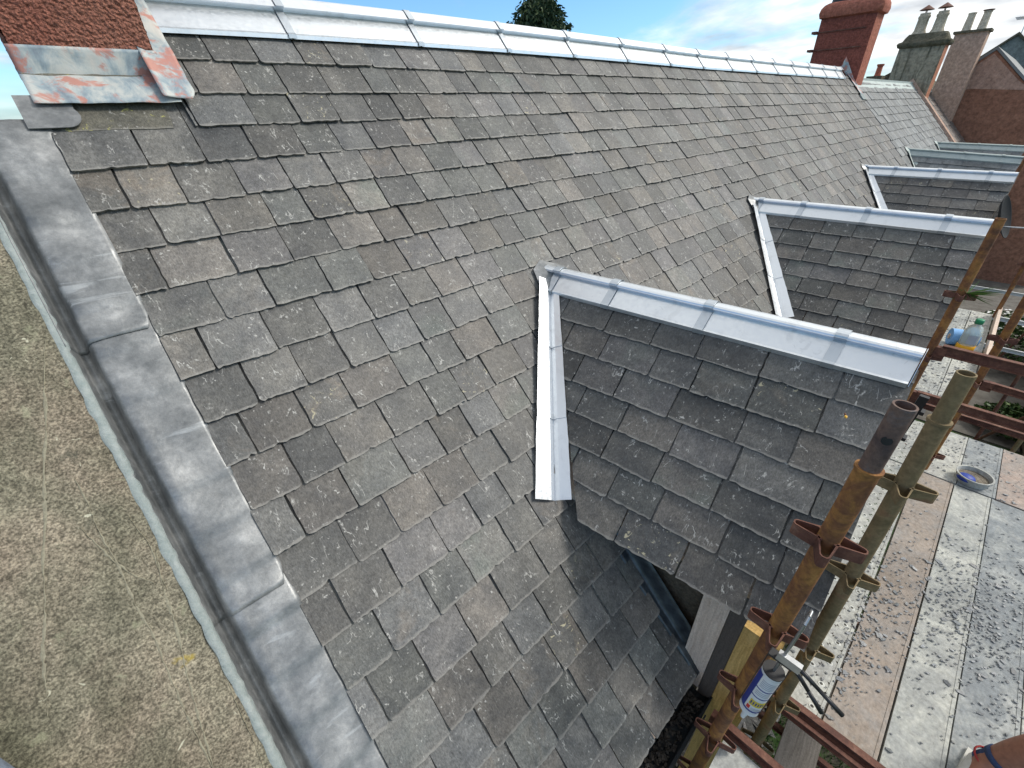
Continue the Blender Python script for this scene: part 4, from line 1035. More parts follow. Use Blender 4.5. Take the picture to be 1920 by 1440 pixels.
# boards
def board_mesh(L_, W_, holes, mat):
    """steel board with rolled edges; punched with rimmed holes or just dimpled"""
    mb = MB(); pitch = .075; nx = int(L_ / pitch); ny = 3; my = (W_ - .03) / ny; px = L_ / nx; seg = 12
    for i in range(nx):
        for j in range(ny):
            cx = (i + .5) * px; cy = .015 + (j + .5) * my
            if (i + j) % 2 or not holes: 
                mb.add([(i * px, .015 + j * my, 0), ((i + 1) * px, .015 + j * my, 0), ((i + 1) * px, .015 + (j + 1) * my, 0), (i * px, .015 + (j + 1) * my, 0)], [(0, 1, 2, 3)]); continue
            out_ = []
            for k in range(seg):
                a = 2 * pi * k / seg; c_, s_ = cos(a), sin(a); m_ = max(abs(c_), abs(s_)); out_.append((cx + c_ / m_ * px / 2, cy + s_ / m_ * my / 2, 0))
            rings = [out_]
            for rr, zz in ((.017, .0), (.0125, .0032), (.0082, .003), (.0072, -.006 if holes else -.0005)): rings.append([(cx + rr * cos(2 * pi * k / seg), cy + rr * sin(2 * pi * k / seg), zz) for k in range(seg)])
            vs = [p for r in rings for p in r]
            fs = [(q * seg + k, q * seg + (k + 1) % seg, (q + 1) * seg + (k + 1) % seg, (q + 1) * seg + k) for q in range(4) for k in range(seg)]
            mb.add(vs, fs)
            for q_ in range(1 * seg, 3 * seg): mb.mi[len(mb.mi) - len(fs) + q_] = 1
            if not holes: mb.add(rings[-1], [tuple(range(seg))])
    for y0, y1 in ((0, .015), (W_ - .015, W_)):
        mb.box((0, y0, -.05), (L_, y1, .0025))
    mb.box((0, .015, -.05), (.004, W_ - .015, -.002)); mb.box((L_ - .004, .015, -.05), (L_, W_ - .015, -.002))
    return mb.mesh('scaffold_board', [mat, 'board_rim' if holes else mat])
BM = {}
def board(x0, y1, L_, W_, holes, mat, label, z=DK, group='boards of the scaffold platform'):
    k = (round(L_, 2), round(W_, 3), holes, mat)
    if k not in BM: BM[k] = board_mesh(L_, W_, holes, mat)
    o = bpy.data.objects.new('scaffold_board', BM[k]); link(o, None, Matrix.Translation((x0, y1 - W_, z)) @ Matrix.Rotation(U(-.002, .002), 4, 'Z'))
    return tag(o, label, 'scaffold board', group)
board(1.73, -.105, 2.55, .224, True, 'board_white', 'pale perforated steel board nearest the eaves, beside the caulking gun')
board(1.73, -.340, 2.55, .224, False, 'board_tan', 'tan stained board second from the eaves on the near platform')
board(1.73, -.574, 2.55, .212, False, 'board_pale', 'whitish dusty board third from the eaves with slate dust')
board(1.73, -.792, 2.55, .224, False, 'board_grey', 'grey dusty board fourth from the eaves with the trainer on it')
board(1.73, -1.022, 2.55, .224, False, 'board_pale', 'outermost pale board of the near platform')
board(4.30, -.125, .82, .224, True, 'board_pale', 'short perforated pale board nearest the eaves beyond the leaning standards')
board(4.30, -.355, .82, .224, False, 'board_white', 'short speckled board under the foot of the lone upright tube')
board(4.30, -.585, .82, .224, False, 'board_grey', 'short blue-grey board beside the tub')
board(4.30, -.815, .82, .224, False, 'board_pink', 'short pinkish outer board at the end of the near platform')
board(5.62, -.05, 3.3, .224, True, 'board_pale', 'inner pale board of the far platform, half hidden by the dormer')
board(5.62, -.28, 3.3, .224, True, 'board_white', 'outer board of the far platform with the plastic bottle on it')
board(-1.1, -.03, 2.42, .224, False, 'board_pale', 'pale board at the bottom edge with one round hole near its end', z=DK - .0)
mb = MB(); mb.box((0, -.0175, 0), (2.2, .0175, .13)); o = mb.obj('toe_board', 'pale_wood', None, mw=Matrix.Translation((6.7, -.535, DK))); tag(o, 'pale timber toe board along the outer edge of the far platform', 'toe board')
for k, (x, y, z, L_, a, lab) in enumerate(((1.95, -.45, -3.9, 2.0, .05, 'grey timber plank lying on the lower lift under the near transom'), (1.9, -1.05, -3.9, 2.0, .03, 'second grey timber plank lower down at the bottom edge'))):
    o = MB().box((0, -.11, -.02), (L_, .11, .02)).obj('plank', 'grey_wood', None, mw=Matrix.Translation((x, y, z)) @ Matrix.Rotation(a, 4, 'Z')); tag(o, lab, 'plank', 'grey planks below the platform')
channel((2.3, .0, -3.97), (2.3, -1.35, -3.97)); channel((3.6, .0, -3.97), (3.6, -1.35, -3.97))
# timber upright behind the first standard
o = MB().box((0, 0, 0), (.16, .16, 3.35)).obj('timber_post', 'yellow_wood', None, mw=Matrix.Translation((1.50, -.058, GZ))); tag(o, 'yellow timber upright standing behind the nearest rusty standard', 'post')
o = MB().box((-.008, -.012, -.22), (.008, .012, .22)).box((-.014, -.022, .05), (.014, -.012, .062)).box((-.014, -.022, .16), (.014, -.012, .172)).obj('plastic_bar', 'black_plastic', None, mw=Matrix.Translation((1.72, -.045, -1.02)) @ Matrix.Rotation(.06, 4, 'X')); tag(o, 'black plastic bar with bolts hung between the two nearest standards', 'bar')

# shards of slate
mb = MB(); LCs = []; RRs = []
def shard(x, y, z, r, tilt=.25):
    n = rnd.choice((4, 5, 5, 6)); a0 = U(0, 6); p = [(r * U(.55, 1.2) * cos(a0 + 2 * pi * k / n) * 1.5, r * U(.5, 1.1) * sin(a0 + 2 * pi * k / n)) for k in range(n)]
    t = U(.0015, .005); Mx = Matrix.Translation((x, y, z)) @ Matrix.Rotation(U(0, 6.3), 4, 'Z') @ Matrix.Rotation(U(-tilt, tilt), 4, 'X')
    vs = [Mx @ Vector((u, v_, t)) for u, v_ in p] + [Mx @ Vector((u, v_, 0)) for u, v_ in p]
    mb.add(vs, [tuple(range(n))] + [(n + k, n + (k + 1) % n, (k + 1) % n, k) for k in range(n)])
    q = U(0, 1); LCs.extend([(u * 1.0, v_ + .3, 0) for u, v_ in p] * 2); RRs.extend([q] * 2 * n)
for i in range(2100):
    t = rnd.random()
    if t < .62: x = rnd.gauss(2.95, .38); y = rnd.gauss(-.85, .22)
    elif t < .8: x = rnd.gauss(2.45, .4); y = rnd.gauss(-.36, .06)
    elif t < .93: x = U(4.3, 5.1); y = U(-1.0, -.2)
    else: x = U(1.75, 4.2); y = U(-1.2, -.1)
    if not (1.74 < x < 5.1 and -1.24 < y < -.11): continue
    shard(x, y, DK + .004, abs(rnd.gauss(.001, .0035)) + .002 + (.010 if rnd.random() < .025 else 0))
for i in range(160): shard(U(5.7, 8.8), U(-.48, -.08), DK + .004, U(.006, .018))
o = mb.obj('slate_shards', 'chip_slate'); set_attrs(o.data, LCs, RRs); o['kind'] = 'stuff'; o['label'] = 'blue-grey slate chips and dust strewn over the boards'
mb = MB(); LCs = []; RRs = []
for i in range(420): shard(rnd.gauss(2.75, .35), rnd.gauss(.02, .16), GZ + U(.01, .10), U(.03, .10), .5)
o = mb.obj('slate_offcuts', 'shaded_slate'); set_attrs(o.data, LCs, RRs); o['kind'] = 'stuff'; o['label'] = 'heap of broken slates on the ground below the scaffold'

# ------------------------------------------------------------------ small things
# caulking gun hung from the standard by its rod
cg = thing('caulking_gun', 'black caulking gun with a white and navy cartridge hanging on the rusty standard', 'caulking gun', (1.36, -.055, -2.3))
ax = Vector((0, .0, -1)).normalized(); T0 = Vector((1.13, -.052, -1.66))
def cgt(a, b): return Matrix.Translation(T0) @ Matrix.Rotation(.03, 4, 'X') @ Matrix.Scale(1.3, 4)
Mg = cgt(0, 0); P_ = lambda x, y, z: Mg @ Vector((x, y, z))
cart = MB().lathe([(.0235, -.015), (.0258, -.012), (.0258, .0)], (0, 0, 0), n=24, mi=1, close=False)
cart.lathe([(.0252, -.215), (.0252, 0)], n=24, close=False).lathe([(.0262, -.222), (.0262, -.205)], n=24, close=False, mi=0).lathe([(.0262, -.222), (.010, -.235), (.006, -.29), (.003, -.29)], n=16, mi=0)
co = cart.obj('cartridge', ['white_plastic', 'white_plastic'], cg, mw=Mg, auto=40)
def wrap(z0, z1, a0, a1, mat, r=.0256):
    rows = [[(r * cos(a0 + (a1 - a0) * k / 10), r * sin(a0 + (a1 - a0) * k / 10), z) for k in range(11)] for z in (z0, z1)]
    MB().grid(rows).obj('label_print', mat, co, mw=Mg)
wrap(-.20, -.01, 1.5, 2.55, 'navy'); wrap(-.012, -.004, 0, 6.28, 'navy'); wrap(-.075, -.070, 2.55, 5.0, 'navy', .0257); wrap(-.118, -.113, 2.55, 5.0, 'navy', .0257); wrap(-.200, -.192, 1.5, 5.0, 'navy', .0258)
wrap(-.165, -.135, 2.8, 4.4, 'yellow_print', .02575); wrap(-.188, -.170, 2.75, 3.1, 'red_print', .02575)
for k in range(5): wrap(-.028 - k * .008, -.025 - k * .008, 2.75, 4.4 - .2 * (k % 2), 'grey_print', .02575)
for k in range(3): wrap(-.086 - k * .008, -.083 - k * .008, 2.75, 4.2, 'grey_print', .02575)
for k in range(3): wrap(-.178 - k * .005, -.176 - k * .005, 3.2, 4.3, 'grey_print', .02575)
for k in range(6): wrap(-.158, -.142, 2.9 + .24 * k, 3.02 + .24 * k, 'navy', .0259)
b_ = MB().lathe([(.0265, 0), (.0265, .004), (.024, .004)], n=20, M_=None).box((.006, .0268, -.22), (.018, .0285, .06)).box((.006, -.0285, -.22), (.018, -.0268, .06)).box((-.006, -.0285, .052), (.018, .0285, .060))
b_.obj('frame', 'black_plastic', cg, mw=Mg)
MB().tube((0, 0, -.01), (0, 0, .20), .004, n=10).path([(0, 0, .2), (.004, 0, .225), (.02, 0, .24), (.04, 0, .238), (.052, 0, .22), (.054, 0, .20)], .004).lathe([(.018, -.02), (.018, -.012)], n=18).obj('rod', 'steel', cg, mw=Mg, auto=50)
MB().box((-.007, -.042, .060), (.007, .012, .088)).obj('trigger_block', 'steel', cg, mw=Mg)
for (p, q, nm) in (((0, -.03, .08), (0, -.15, .025), 'handle'), ((0, -.03, .065), (0, -.12, -.02), 'trigger')):
    a = Vector(p); b = Vector(q); d = (b - a).normalized(); MB().tube(a, a.lerp(b, .5), .006, .005, n=8).tube(a.lerp(b, .5), b, .005, .006, n=8).obj(nm, 'black_plastic', cg, mw=Mg, smooth=True)
# bottle and roll
bt = thing('plastic_bottle', 'clear plastic bottle with green cap and orange liquid on the far platform', 'bottle', (7.28, -.34, DK))
Mb = Matrix.Translation((7.28, -.34, DK + .003))
MB().lathe([(.075, 0), (.085, .02), (.085, .24), (.06, .31), (.035, .33), (.035, .36)], n=20).obj('bottle_body', 'bottle_plastic', bt, mw=Mb, smooth=True)
MB().lathe([(.078, .004), (.088, .02), (.088, .08)], n=20).obj('liquid', 'orange_liquid', bt, mw=Mb, smooth=True)
MB().lathe([(.04, .35), (.04, .40), (.03, .405)], n=16).obj('cap', 'green_cap', bt, mw=Mb, smooth=True)
rows = [[(.0905 * cos(a), .0905 * sin(a), z) for a in [2.9 + k * .13 for k in range(9)]] for z in (.11, .22)]
MB().grid(rows).obj('bottle_label', 'grey_print', bt, mw=Mb)
pr = thing('paper_roll', 'light blue paper roll lying behind the plastic bottle', 'paper roll', (7.35, -.16, DK))
Mr = Matrix.Translation((7.40, -.26, DK + .10)) @ Matrix.Rotation(radians(90), 4, 'X') @ Matrix.Rotation(.3, 4, 'Y')
MB().lathe([(.10, -.1), (.10, .16), (.03, .16), (.03, .05)], n=22).obj('roll', 'blue_roll', pr, mw=Mr, auto=40)
MB().lathe([(.032, -.11), (.032, .165), (.026, .165)], n=14).obj('core', 'pale_wood', pr, mw=Mr, auto=40)
tb = thing('mixing_tub', 'round cream rimmed tub with blue rag standing on the end of the platform', 'tub', (4.40, -.66, DK))
Mt = Matrix.Translation((4.42, -.66, DK + .003))
MB().lathe([(.100, 0), (.110, .06), (.116, .06), (.116, .068), (.105, .068), (.09, .01), (.001, .01)], n=30).obj('tub_wall', 'board_pale', tb, mw=Mt, smooth=False, auto=50)
MB().lathe([(.097, .035), (.05, .04), (.001, .035)], n=24).obj('tub_contents', 'rubble', tb, mw=Mt)
mb = MB(); mb.lathe([(.001, .03), (.06, .035), (.05, .055), (.02, .065), (.001, .068)], (-.05, .04, 0), n=12); mb.obj('rag', 'tub_blue', tb, mw=Mt, smooth=True)
# satellite dish on the third dormer front
sd_ = thing('satellite_dish', 'dark satellite dish seen edge on at the front of the third dormer', 'satellite dish', (9.2, -.05, -1.5))
Md = Matrix.Translation((9.25, -.10, -1.42)) @ Matrix.Rotation(radians(80), 4, 'Z') @ Matrix.Rotation(radians(-68), 4, 'Y') @ Matrix.Scale(.85, 4, (0, 1, 0))
MB().lathe([(.001, -.05), (.10, -.044), (.20, -.022), (.28, .012), (.285, .016)], n=28, close=False).obj('dish', 'dish_grey', sd_, mw=Md, smooth=True, solid=.006)
MB().tube((9.27, .2, -1.62), (9.26, -.06, -1.5), .016, n=8).tube((9.26, -.08, -1.55), (9.20, -.42, -1.52), .010, n=8).lathe([(.03, -.04), (.035, .04)], (9.20, -.44, -1.50), n=10).obj('arm', 'steel', sd_)
# wasp
wp = thing('wasp', 'small yellow wasp hovering over the slates of the nearest dormer', 'wasp', (1.55, .095, -.86))
Mw = Matrix.Translation((1.55, .095, -.865)) @ Matrix.Rotation(.5, 4, 'Z') @ Matrix.Rotation(1.3, 4, 'Y')
MB().lathe([(.0005, -.012), (.0035, -.008), (.0045, -.003), (.002, .001)], n=10, M_=Matrix.Identity(4)).obj('abdomen', 'wasp_yellow', wp, mw=Mw, smooth=True)
MB().lathe([(.002, .001), (.0035, .004), (.002, .007), (.003, .009), (.0008, .012)], n=10).obj('thorax', 'dark_rust', wp, mw=Mw, smooth=True)
for s_ in (-1, 1): MB().add([(0, 0, .004), (s_ * .012, .003, -.004), (s_ * .013, .003, .001), (s_ * .006, .001, .006)], [(0, 1, 2, 3)]).obj('wing', 'wing', wp, mw=Mw)
# padded sleeve lying on the skew in the lower left corner
mb = MB(); rows = []
c0 = RP(-.90, .10, .13); c1 = RP(-.57, -.56, .13)
for i in range(14):
    t = i / 13; c = c0.lerp(c1, t); dr = (c1 - c0).normalized(); q = dr.to_track_quat('Z', 'Y').to_matrix(); rr = .075 * (1 + .07 * sin(t * 22))
    if i == 0: rr = .045
    rows.append([c + q @ Vector((rr * cos(2 * pi * k / 20), rr * sin(2 * pi * k / 20), 0)) for k in range(21)])
mb.grid(rows); o = mb.obj('sleeve', 'cloth_grey', None, smooth=True); tag(o, 'blue-grey sleeve resting on the sandstone in the bottom left corner', 'sleeve')

# ------------------------------------------------------------------ person on the platform (only a lower leg is in the picture)
def skin_body(name, verts, edges, radii, mat, parent, sub=2):
    me = bpy.data.meshes.new(name); me.from_pydata(verts, edges, []); me.materials.append(M(mat))
    o = bpy.data.objects.new(name, me); link(o, parent)
    md = o.modifiers.new('skin', 'SKIN'); md.use_smooth_shade = True
    for i, r in enumerate(radii):
        sv = me.skin_vertices[0].data[i]; sv.radius = r if isinstance(r, tuple) else (r, r); sv.use_root = (i == 0)
    s_ = o.modifiers.new('sub', 'SUBSURF'); s_.levels = sub; s_.render_levels = sub
    return o
pe = thing('person', 'person in blue sock and white and red trainer, hairy tattooed calf, standing on the boards', 'person', (2.15, -1.1, DK))
bz = DK + .02
V = {}
V['pelvis'] = (2.16, -1.38, bz + .93, .15); V['waist'] = (2.17, -1.38, bz + 1.06, .135); V['chest'] = (2.16, -1.38, bz + 1.30, .16); V['neck0'] = (2.15, -1.38, bz + 1.46, .075)
V['neck'] = (2.13, -1.38, bz + 1.52, .058); V['head'] = (2.11, -1.38, bz + 1.62, .092); V['crown'] = (2.12, -1.38, bz + 1.72, .075); V['chin'] = (2.05, -1.38, bz + 1.585, .045)
V['hipL'] = (2.16, -1.27, bz + .88, .10); V['kneeL'] = (2.07, -1.10, bz + .50, .075); V['calfL'] = (2.06, -.99, bz + .33, .086); V['shinL'] = (2.04, -.925, bz + .20, .062); V['ankL'] = (2.02, -.885, bz + .09, .036); V['heelL'] = (2.04, -.875, bz + .04, .035); V['ballL'] = (1.88, -.84, bz + .015, .038); V['toeL'] = (1.81, -.83, bz + .01, .028)
V['hipR'] = (2.16, -1.49, bz + .88, .10); V['kneeR'] = (2.12, -1.52, bz + .49, .062); V['calfR'] = (2.16, -1.50, bz + .33, .060); V['ankR'] = (2.20, -1.48, bz + .09, .036); V['heelR'] = (2.22, -1.48, bz + .04, .035); V['ballR'] = (2.06, -1.50, bz + .015, .038); V['toeR'] = (1.99, -1.51, bz + .01, .028)
V['shL'] = (2.15, -1.20, bz + 1.41, .06); V['elL'] = (2.08, -1.14, bz + 1.14, .042); V['wrL'] = (1.86, -1.20, bz + 1.16, .028); V['hdL'] = (1.79, -1.22, bz + 1.18, .032)
V['shR'] = (2.15, -1.56, bz + 1.41, .06); V['elR'] = (2.14, -1.62, bz + 1.12, .042); V['wrR'] = (2.02, -1.60, bz + .90, .028); V['hdR'] = (1.99, -1.59, bz + .83, .032)
ED = [('pelvis', 'waist'), ('waist', 'chest'), ('chest', 'neck0'), ('neck0', 'neck'), ('neck', 'head'), ('head', 'crown'), ('head', 'chin'), ('pelvis', 'hipL'), ('hipL', 'kneeL'), ('kneeL', 'calfL'), ('calfL', 'shinL'), ('shinL', 'ankL'), ('ankL', 'heelL'), ('ankL', 'ballL'), ('ballL', 'toeL'),
      ('pelvis', 'hipR'), ('hipR', 'kneeR'), ('kneeR', 'calfR'), ('calfR', 'ankR'), ('ankR', 'heelR'), ('ankR', 'ballR'), ('ballR', 'toeR'), ('chest', 'shL'), ('shL', 'elL'), ('elL', 'wrL'), ('wrL', 'hdL'), ('chest', 'shR'), ('shR', 'elR'), ('elR', 'wrR'), ('wrR', 'hdR')]
for sfx, dv in (('L', Vector((-.9, -.1, .1))), ('R', Vector((-.3, .0, -.95)))):
    dv = dv.normalized(); sdv = dv.cross(Vector((0, .2, 1)) if sfx == 'L' else Vector((1, 0, .2))).normalized(); h = Vector(V['hd' + sfx][:3])
    for k, (off, ln) in enumerate(((-.030, .066), (-.010, .076), (.010, .070), (.028, .056))):
        a = h + dv * .025 + sdv * off; V['f%d%s' % (k, sfx)] = (*a, .011); V['g%d%s' % (k, sfx)] = (*(a + dv * ln * .6 + Vector((0, 0, -.008))), .009); V['h%d%s' % (k, sfx)] = (*(a + dv * ln + Vector((0, 0, -.022))), .008)
        ED += [('hd' + sfx, 'f%d%s' % (k, sfx)), ('f%d%s' % (k, sfx), 'g%d%s' % (k, sfx)), ('g%d%s' % (k, sfx), 'h%d%s' % (k, sfx))]
    V['t' + sfx] = (*(h - dv * .01 - sdv * .04), .012); V['u' + sfx] = (*(h + dv * .03 - sdv * .062), .010); ED += [('hd' + sfx, 't' + sfx), ('t' + sfx, 'u' + sfx)]
keys = list(V); ix = {k: i for i, k in enumerate(keys)}
body = skin_body('body', [V[k][:3] for k in keys], [(ix[a], ix[b]) for a, b in ED], [V[k][3] for k in keys], 'skin', pe)
def sub_skin(name, ks, es, grow, mat, sub=2):
    return skin_body(name, [V[k][:3] for k in ks], [(ks.index(a), ks.index(b)) for a, b in es], [V[k][3] + grow for k in ks], mat, pe, sub)
V['midL'] = (2.11, -1.18, bz + .66, .085); V['midR'] = (2.14, -1.51, bz + .66, .085)
sub_skin('shorts', ['pelvis', 'waist', 'hipL', 'midL', 'hipR', 'midR'], [('pelvis', 'waist'), ('pelvis', 'hipL'), ('hipL', 'midL'), ('pelvis', 'hipR'), ('hipR', 'midR')], .018, 'cloth_navy')
V['waist'] = (2.17, -1.38, bz + 1.0, .135)
V['uaL'] = (2.11, -1.17, bz + 1.26, .05); V['uaR'] = (2.145, -1.59, bz + 1.26, .05)
sub_skin('shirt', ['chest', 'waist', 'neck0', 'shL', 'uaL', 'shR', 'uaR'], [('chest', 'waist'), ('chest', 'neck0'), ('chest', 'shL'), ('shL', 'uaL'), ('chest', 'shR'), ('shR', 'uaR')], .014, 'cloth_grey')
for sfx in 'LR':
    a = Vector(V['ank' + sfx][:3]); up = Vector(V['shinL'][:3]) - a if sfx == 'L' else Vector(V['calfR'][:3]) - a; up.normalize()
    MB().tube(a - up * .03, a + up * .035, .043, .045, n=20, cap=False).tube(a + up * .033, a + up * .06, .050, .053, n=20).obj('sock', 'sock_blue', pe, smooth=True)
    hl = Vector(V['heel' + sfx][:3]); to = Vector(V['toe' + sfx][:3]); dr = (to - hl); dr.z = 0; dr.normalize(); sv = Vector((-dr.y, dr.x, 0))
    R_ = []
    for k in range(13):
        t = k / 12; c = hl - dr * .045 + dr * .325 * t; wd = .045 * (1 - .35 * abs(t - .62) * 1.2) * min(1, (t + .06) * 5, (1.06 - t) * 5); hh = (.105 if t < .35 else .105 - (t - .35) * .105); hh = max(.03, hh)
        c.z = DK + .004; r = []
        for a_ in range(17):
            an = 2 * pi * a_ / 16; r.append(c + sv * wd * cos(an) + Vector((0, 0, hh / 2 + hh / 2 * sin(an))))
        R_.append(r)
    shoe = MB().grid(R_).obj('shoe', 'shoe_white', pe, smooth=True)
    MB().lathe([(.050, 0), (.056, .010), (.049, .014)], a + Vector((.0, 0, .002)), n=18, close=False).obj('collar', 'shoe_red', shoe, smooth=True)
    MB().quadprism([hl - dr * .05 - sv * .04 + Vector((0, 0, DK + .001 - hl.z)), to + dr * .05 - sv * .035 + Vector((0, 0, DK + .001 - to.z)), to + dr * .05 + sv * .035 + Vector((0, 0, DK + .001 - to.z)), hl - dr * .05 + sv * .04 + Vector((0, 0, DK + .001 - hl.z))], (0, 0, .02)).obj('sole', 'shoe_white', shoe)
cv = Vector(V['calfL'][:3]); R_ = []
for i in range(7):
    t = i / 6; c = cv.lerp(Vector(V['shinL'][:3]), t * .8 - .1); rr = .0665 - .012 * t
    R_.append([c + Vector((rr * cos(a), rr * sin(a), 0)) for a in [2.2 + .18 * k for k in range(7)]])
hd = Vector(V['head'][:3])
mb = MB(); mb.lathe([(.001, .13), (.06, .12), (.098, .07), (.105, .02), (.10, -.03)], hd + Vector((.018, 0, .02)), n=18, close=False); mb.obj('hair', 'hair_brown', pe, smooth=True)
for s_ in (-1, 1):
    MB().lathe([(.001, -.012), (.010, -.007), (.013, 0), (.010, .007), (.001, .012)], hd + Vector((-.082, s_ * .032, .01)), n=10).obj('eye', 'eye_white', pe, smooth=True)
    MB().lathe([(.001, -.03), (.012, -.02), (.016, 0), (.012, .02), (.001, .03)], hd + Vector((.005, s_ * .098, .0)), n=10).obj('ear', 'skin', pe, smooth=True)
MB().tube(hd + Vector((-.088, 0, .01)), hd + Vector((-.108, 0, -.025)), .008, .014, n=8).obj('nose', 'skin', pe, smooth=True)
MB().tube(hd + Vector((-.092, -.022, -.055)), hd + Vector((-.092, .022, -.055)), .006, n=8).obj('mouth', 'shoe_red', pe, smooth=True)

# ------------------------------------------------------------------ vegetation, walls, ground
def conifer(cx, cy, top, base, rad, nb, name, label, seed):
    q = random.Random(seed); root = thing(name, label, 'tree', (cx, cy, GZ))
    MB().tube((cx, cy, GZ), (cx, cy, top - .3), .22, .03, n=10).obj('trunk', 'bark', root)
    mb = MB()
    for i in range(nb):
        h = q.random() ** .8; z = top - (top - base) * h; a = q.uniform(0, 2 * pi); L_ = rad * min(1, .28 + h * 1.6) * q.uniform(.55, 1.1)
        d = Vector((cos(a), sin(a), 0)); p = Vector((cx, cy, z)); n = 8
        for k in range(n):
            t = (k + 1) / n; c = p + d * L_ * t + Vector((0, 0, .25 * L_ * t - .38 * L_ * t * t))
            for m_ in range(4):
                dd = Vector((q.gauss(0, .6), q.gauss(0, .6), q.uniform(-1.0, .1))).normalized() + d * .5; dd.normalize(); ln = q.uniform(.10, .26); sv = dd.cross(Vector((q.random(), q.random(), .3))).normalized() * ln * .16
                o_ = c + Vector((q.gauss(0, .09), q.gauss(0, .09), q.gauss(0, .09)))
                mb.add([o_ - sv, o_ + dd * ln * .6 - sv * .8, o_ + dd * ln, o_ + dd * ln * .6 + sv * .8, o_ + sv], [(0, 1, 2, 3, 4)])
    mb.obj('crown', 'leaf_dark', root)
conifer(18.15, 17.2, 4.25, -1.0, 2.5, 1100, 'conifer_tree', 'dark conifer top rising above the middle of the metal ridge', 3)
conifer(4.9, 15.2, 6.5, 1.6, 1.5, 420, 'conifer_tree', 'dark drooping branches cut off by the top left edge', 5)

def shrub(cx, cy, r, h, n, mat, name, label, flowers=0, seed=1):
    q = random.Random(seed); root = thing(name, label, 'shrub', (cx, cy, GZ)); mb = MB(); fl = MB()
    for i in range(6): a = q.uniform(0, 6.3); mb.k = 0; MB
    st_ = MB()
    for i in range(9):
        a = q.uniform(0, 6.3); st_.tube((cx, cy, GZ), (cx + cos(a) * r * .6, cy + sin(a) * r * .6, GZ + h * .8), .012, .005, n=5)
    st_.obj('stem', 'bark', root)
    for i in range(n):
        a = q.uniform(0, 6.3); rr = r * math.sqrt(q.random()); z = GZ + h * (1 - (rr / r) ** 2 * .6) * q.uniform(.25, 1.0) ** .6
        c = Vector((cx + cos(a) * rr, cy + sin(a) * rr, z)); d = Vector((q.gauss(0, 1), q.gauss(0, 1), q.uniform(-.2, 1))).normalized(); ln = q.uniform(.05, .12); sv = d.cross(Vector((q.random(), .3, q.random()))).normalized() * ln * .35
        mb.add([c, c + d * ln * .5 + sv, c + d * ln, c + d * ln * .5 - sv], [(0, 1, 2, 3)])
        if i < flowers:
            c = Vector((cx + cos(a) * rr, cy + sin(a) * rr, GZ + h * (1 - (rr / r) ** 2 * .6) + .03)); 
            for k in range(5):
                b = k * 1.257; e = Vector((cos(b), sin(b), .2)) * .035; f_ = Vector((-sin(b), cos(b), 0)) * .015; fl.add([c, c + e * .7 + f_, c + e, c + e * .7 - f_], [(0, 1, 2, 3)])
    mb.obj('foliage', mat, root)
    if flowers: fl.obj('blossom', 'petal', root)['kind'] = 'stuff'
shrub(14.6, -1.15, .9, 1.2, 2600, 'leaf_green', 'flowering_shrub', 'shrub with small white flowers beside the stone wall', 90, 2)
shrub(11.2, -1.7, .6, .5, 1500, 'leaf_green', 'shrub', 'low green shrub in front of the rubble wall', 0, 4)
shrub(9.3, -1.5, .55, .45, 1300, 'leaf_green', 'shrub', 'green ground plant nearest the platform end', 0, 6)
shrub(6.3, .12, .35, 1.9, 900, 'leaf_green', 'shrub', 'thin green shrub between the house and the far platform', 0, 8)
shrub(24.5, -1.9, 1.2, 4.2, 3000, 'leaf_dark', 'tall_shrub', 'tall dark shrub against the end of the brown wall', 0, 9)
# rubble wall with upright cope stones
rw = thing('rubble_wall', 'rubble garden wall with upright cope stones below the scaffold', 'wall', (12, -2.1, GZ))
def stone(c, sx, sy, sz, parent, name='stone'):
    q = rnd; mb = MB(); vs = []
    for i in range(6):
        z = -1 + 2 * i / 5; r0 = math.sqrt(max(0, 1 - z * z)) ** .45
        for k in range(8):
            a = 2 * pi * k / 8; j = q.uniform(.82, 1.12); m_ = max(abs(cos(a)), abs(sin(a))) ** .6
            vs.append((sx * r0 * cos(a) / m_ * j, sy * r0 * sin(a) / m_ * j, sz * z * q.uniform(.92, 1.05)))
    fs = [(i * 8 + k, i * 8 + (k + 1) % 8, (i + 1) * 8 + (k + 1) % 8, (i + 1) * 8 + k) for i in range(5) for k in range(8)] + [tuple(range(8))[::-1], tuple(range(40, 48))]
    mb.add(vs, fs); me = mb.mesh(name, 'rubble')
    o = bpy.data.objects.new(name, me); link(o, parent, Matrix.Translation(c) @ Matrix.Rotation(q.uniform(-.15, .15), 4, 'Y') @ Matrix.Rotation(q.uniform(-.2, .2), 4, 'Z')); return o
MB().box((8.6, -2.25, GZ), (16.4, -1.95, GZ + .85)).obj('wall_core', 'rubble', rw)
x = 8.6
for rrow in range(3):
    x = 8.6 + rrow * .1
    while x < 16.3:
        l_ = U(.16, .32); stone((x + l_ / 2, -1.93, GZ + .14 + rrow * .28), l_ * .52, .08, .14, rw); x += l_
x = 8.6
while x < 16.4:
    stone((x, -2.1, GZ + .85 + U(.1, .18)), .055, .15, U(.14, .24), rw, 'cope_stone'); x += U(.12, .18)

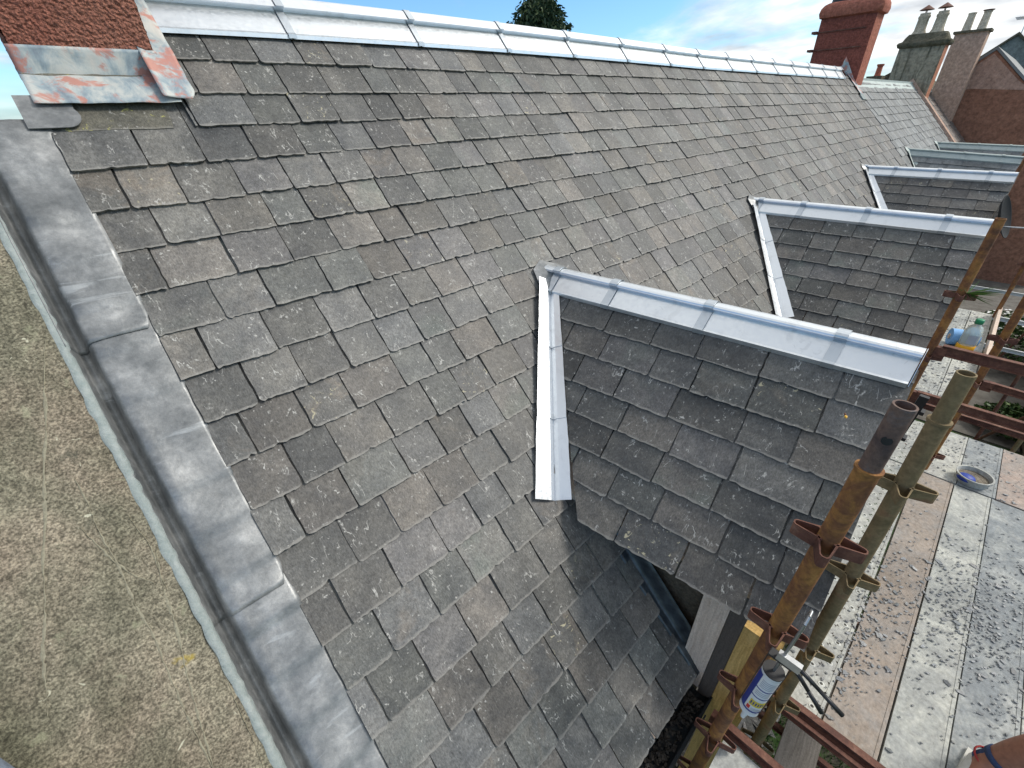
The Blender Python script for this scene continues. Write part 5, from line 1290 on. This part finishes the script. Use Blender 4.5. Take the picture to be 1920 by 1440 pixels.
# the ground, path and hills
def struct(o): o['kind'] = 'structure'; return o
n = 60; rows = []
for i in range(n + 1):
    r = []
    for j in range(n + 1):
        f = lambda t: math.copysign(abs(2 * t - 1) ** 3.2, 2 * t - 1) * 3500
        x, y = f(i / n), f(j / n); r.append(Vector((x, y, GZ + (0 if math.hypot(x, y) < 60 else 4 * smooth_noise((x / 150, y / 150, 0))))))
    rows.append(r)
struct(MB().grid(rows).obj('ground', 'ground', None, smooth=True))
struct(MB().quadprism([(10.5, -1.85, GZ + .004), (21.8, -1.85, GZ + .004), (21.8, .36, GZ + .004), (10.5, .36, GZ + .004)], (0, 0, .02)).obj('path', 'path'))
rows = []
for i in range(90):
    a = radians(60 + 240 * i / 89); r = []
    for k in range(6):
        rr = 900 + 260 * k; hh = [0, .5, .8, 1, .8, 0][k] * (17 + 11 * smooth_noise((a * 3, 1, 0)) + 6 * smooth_noise((a * 11, 4, 0)))
        r.append(Vector((rr * cos(a), rr * sin(a), GZ - 2 + hh)))
    rows.append(r)
struct(MB().grid(rows).obj('hills', 'ground', None, smooth=True))
# grass below the platform
mb = MB()
for i in range(9000):
    x, y = U(1.6, 4.6), U(-1.7, .25)
    if math.hypot((x - 2.75) / .7, (y - .02) / .3) < 1 and rnd.random() < .85: continue
    h = U(.03, .10); a = U(0, 6.3); dx, dy = cos(a) * .005, sin(a) * .005; lx, ly = U(-.03, .03), U(-.03, .03)
    mb.add([(x - dx, y - dy, GZ), (x + dx, y + dy, GZ), (x + lx, y + ly, GZ + h)], [(0, 1, 2)])
o = mb.obj('grass', 'grass'); o['kind'] = 'stuff'; o['label'] = 'green grass on the ground below the platform'
# small weeds caught on the third standard
mb = MB()
for i in range(40):
    a = U(0, 6.3); c = Vector((3.75, -.06, -1.02)); d = Vector((cos(a) * .12, sin(a) * .12 - .04, U(-.06, .08))); s_ = Vector((0, .002, .004)); mb.add([c - s_, c + s_, c + d], [(0, 1, 2)])
tag(mb.obj('grass_tuft', 'grass'), 'tuft of dry grass caught on the lug of the third standard', 'grass tuft')
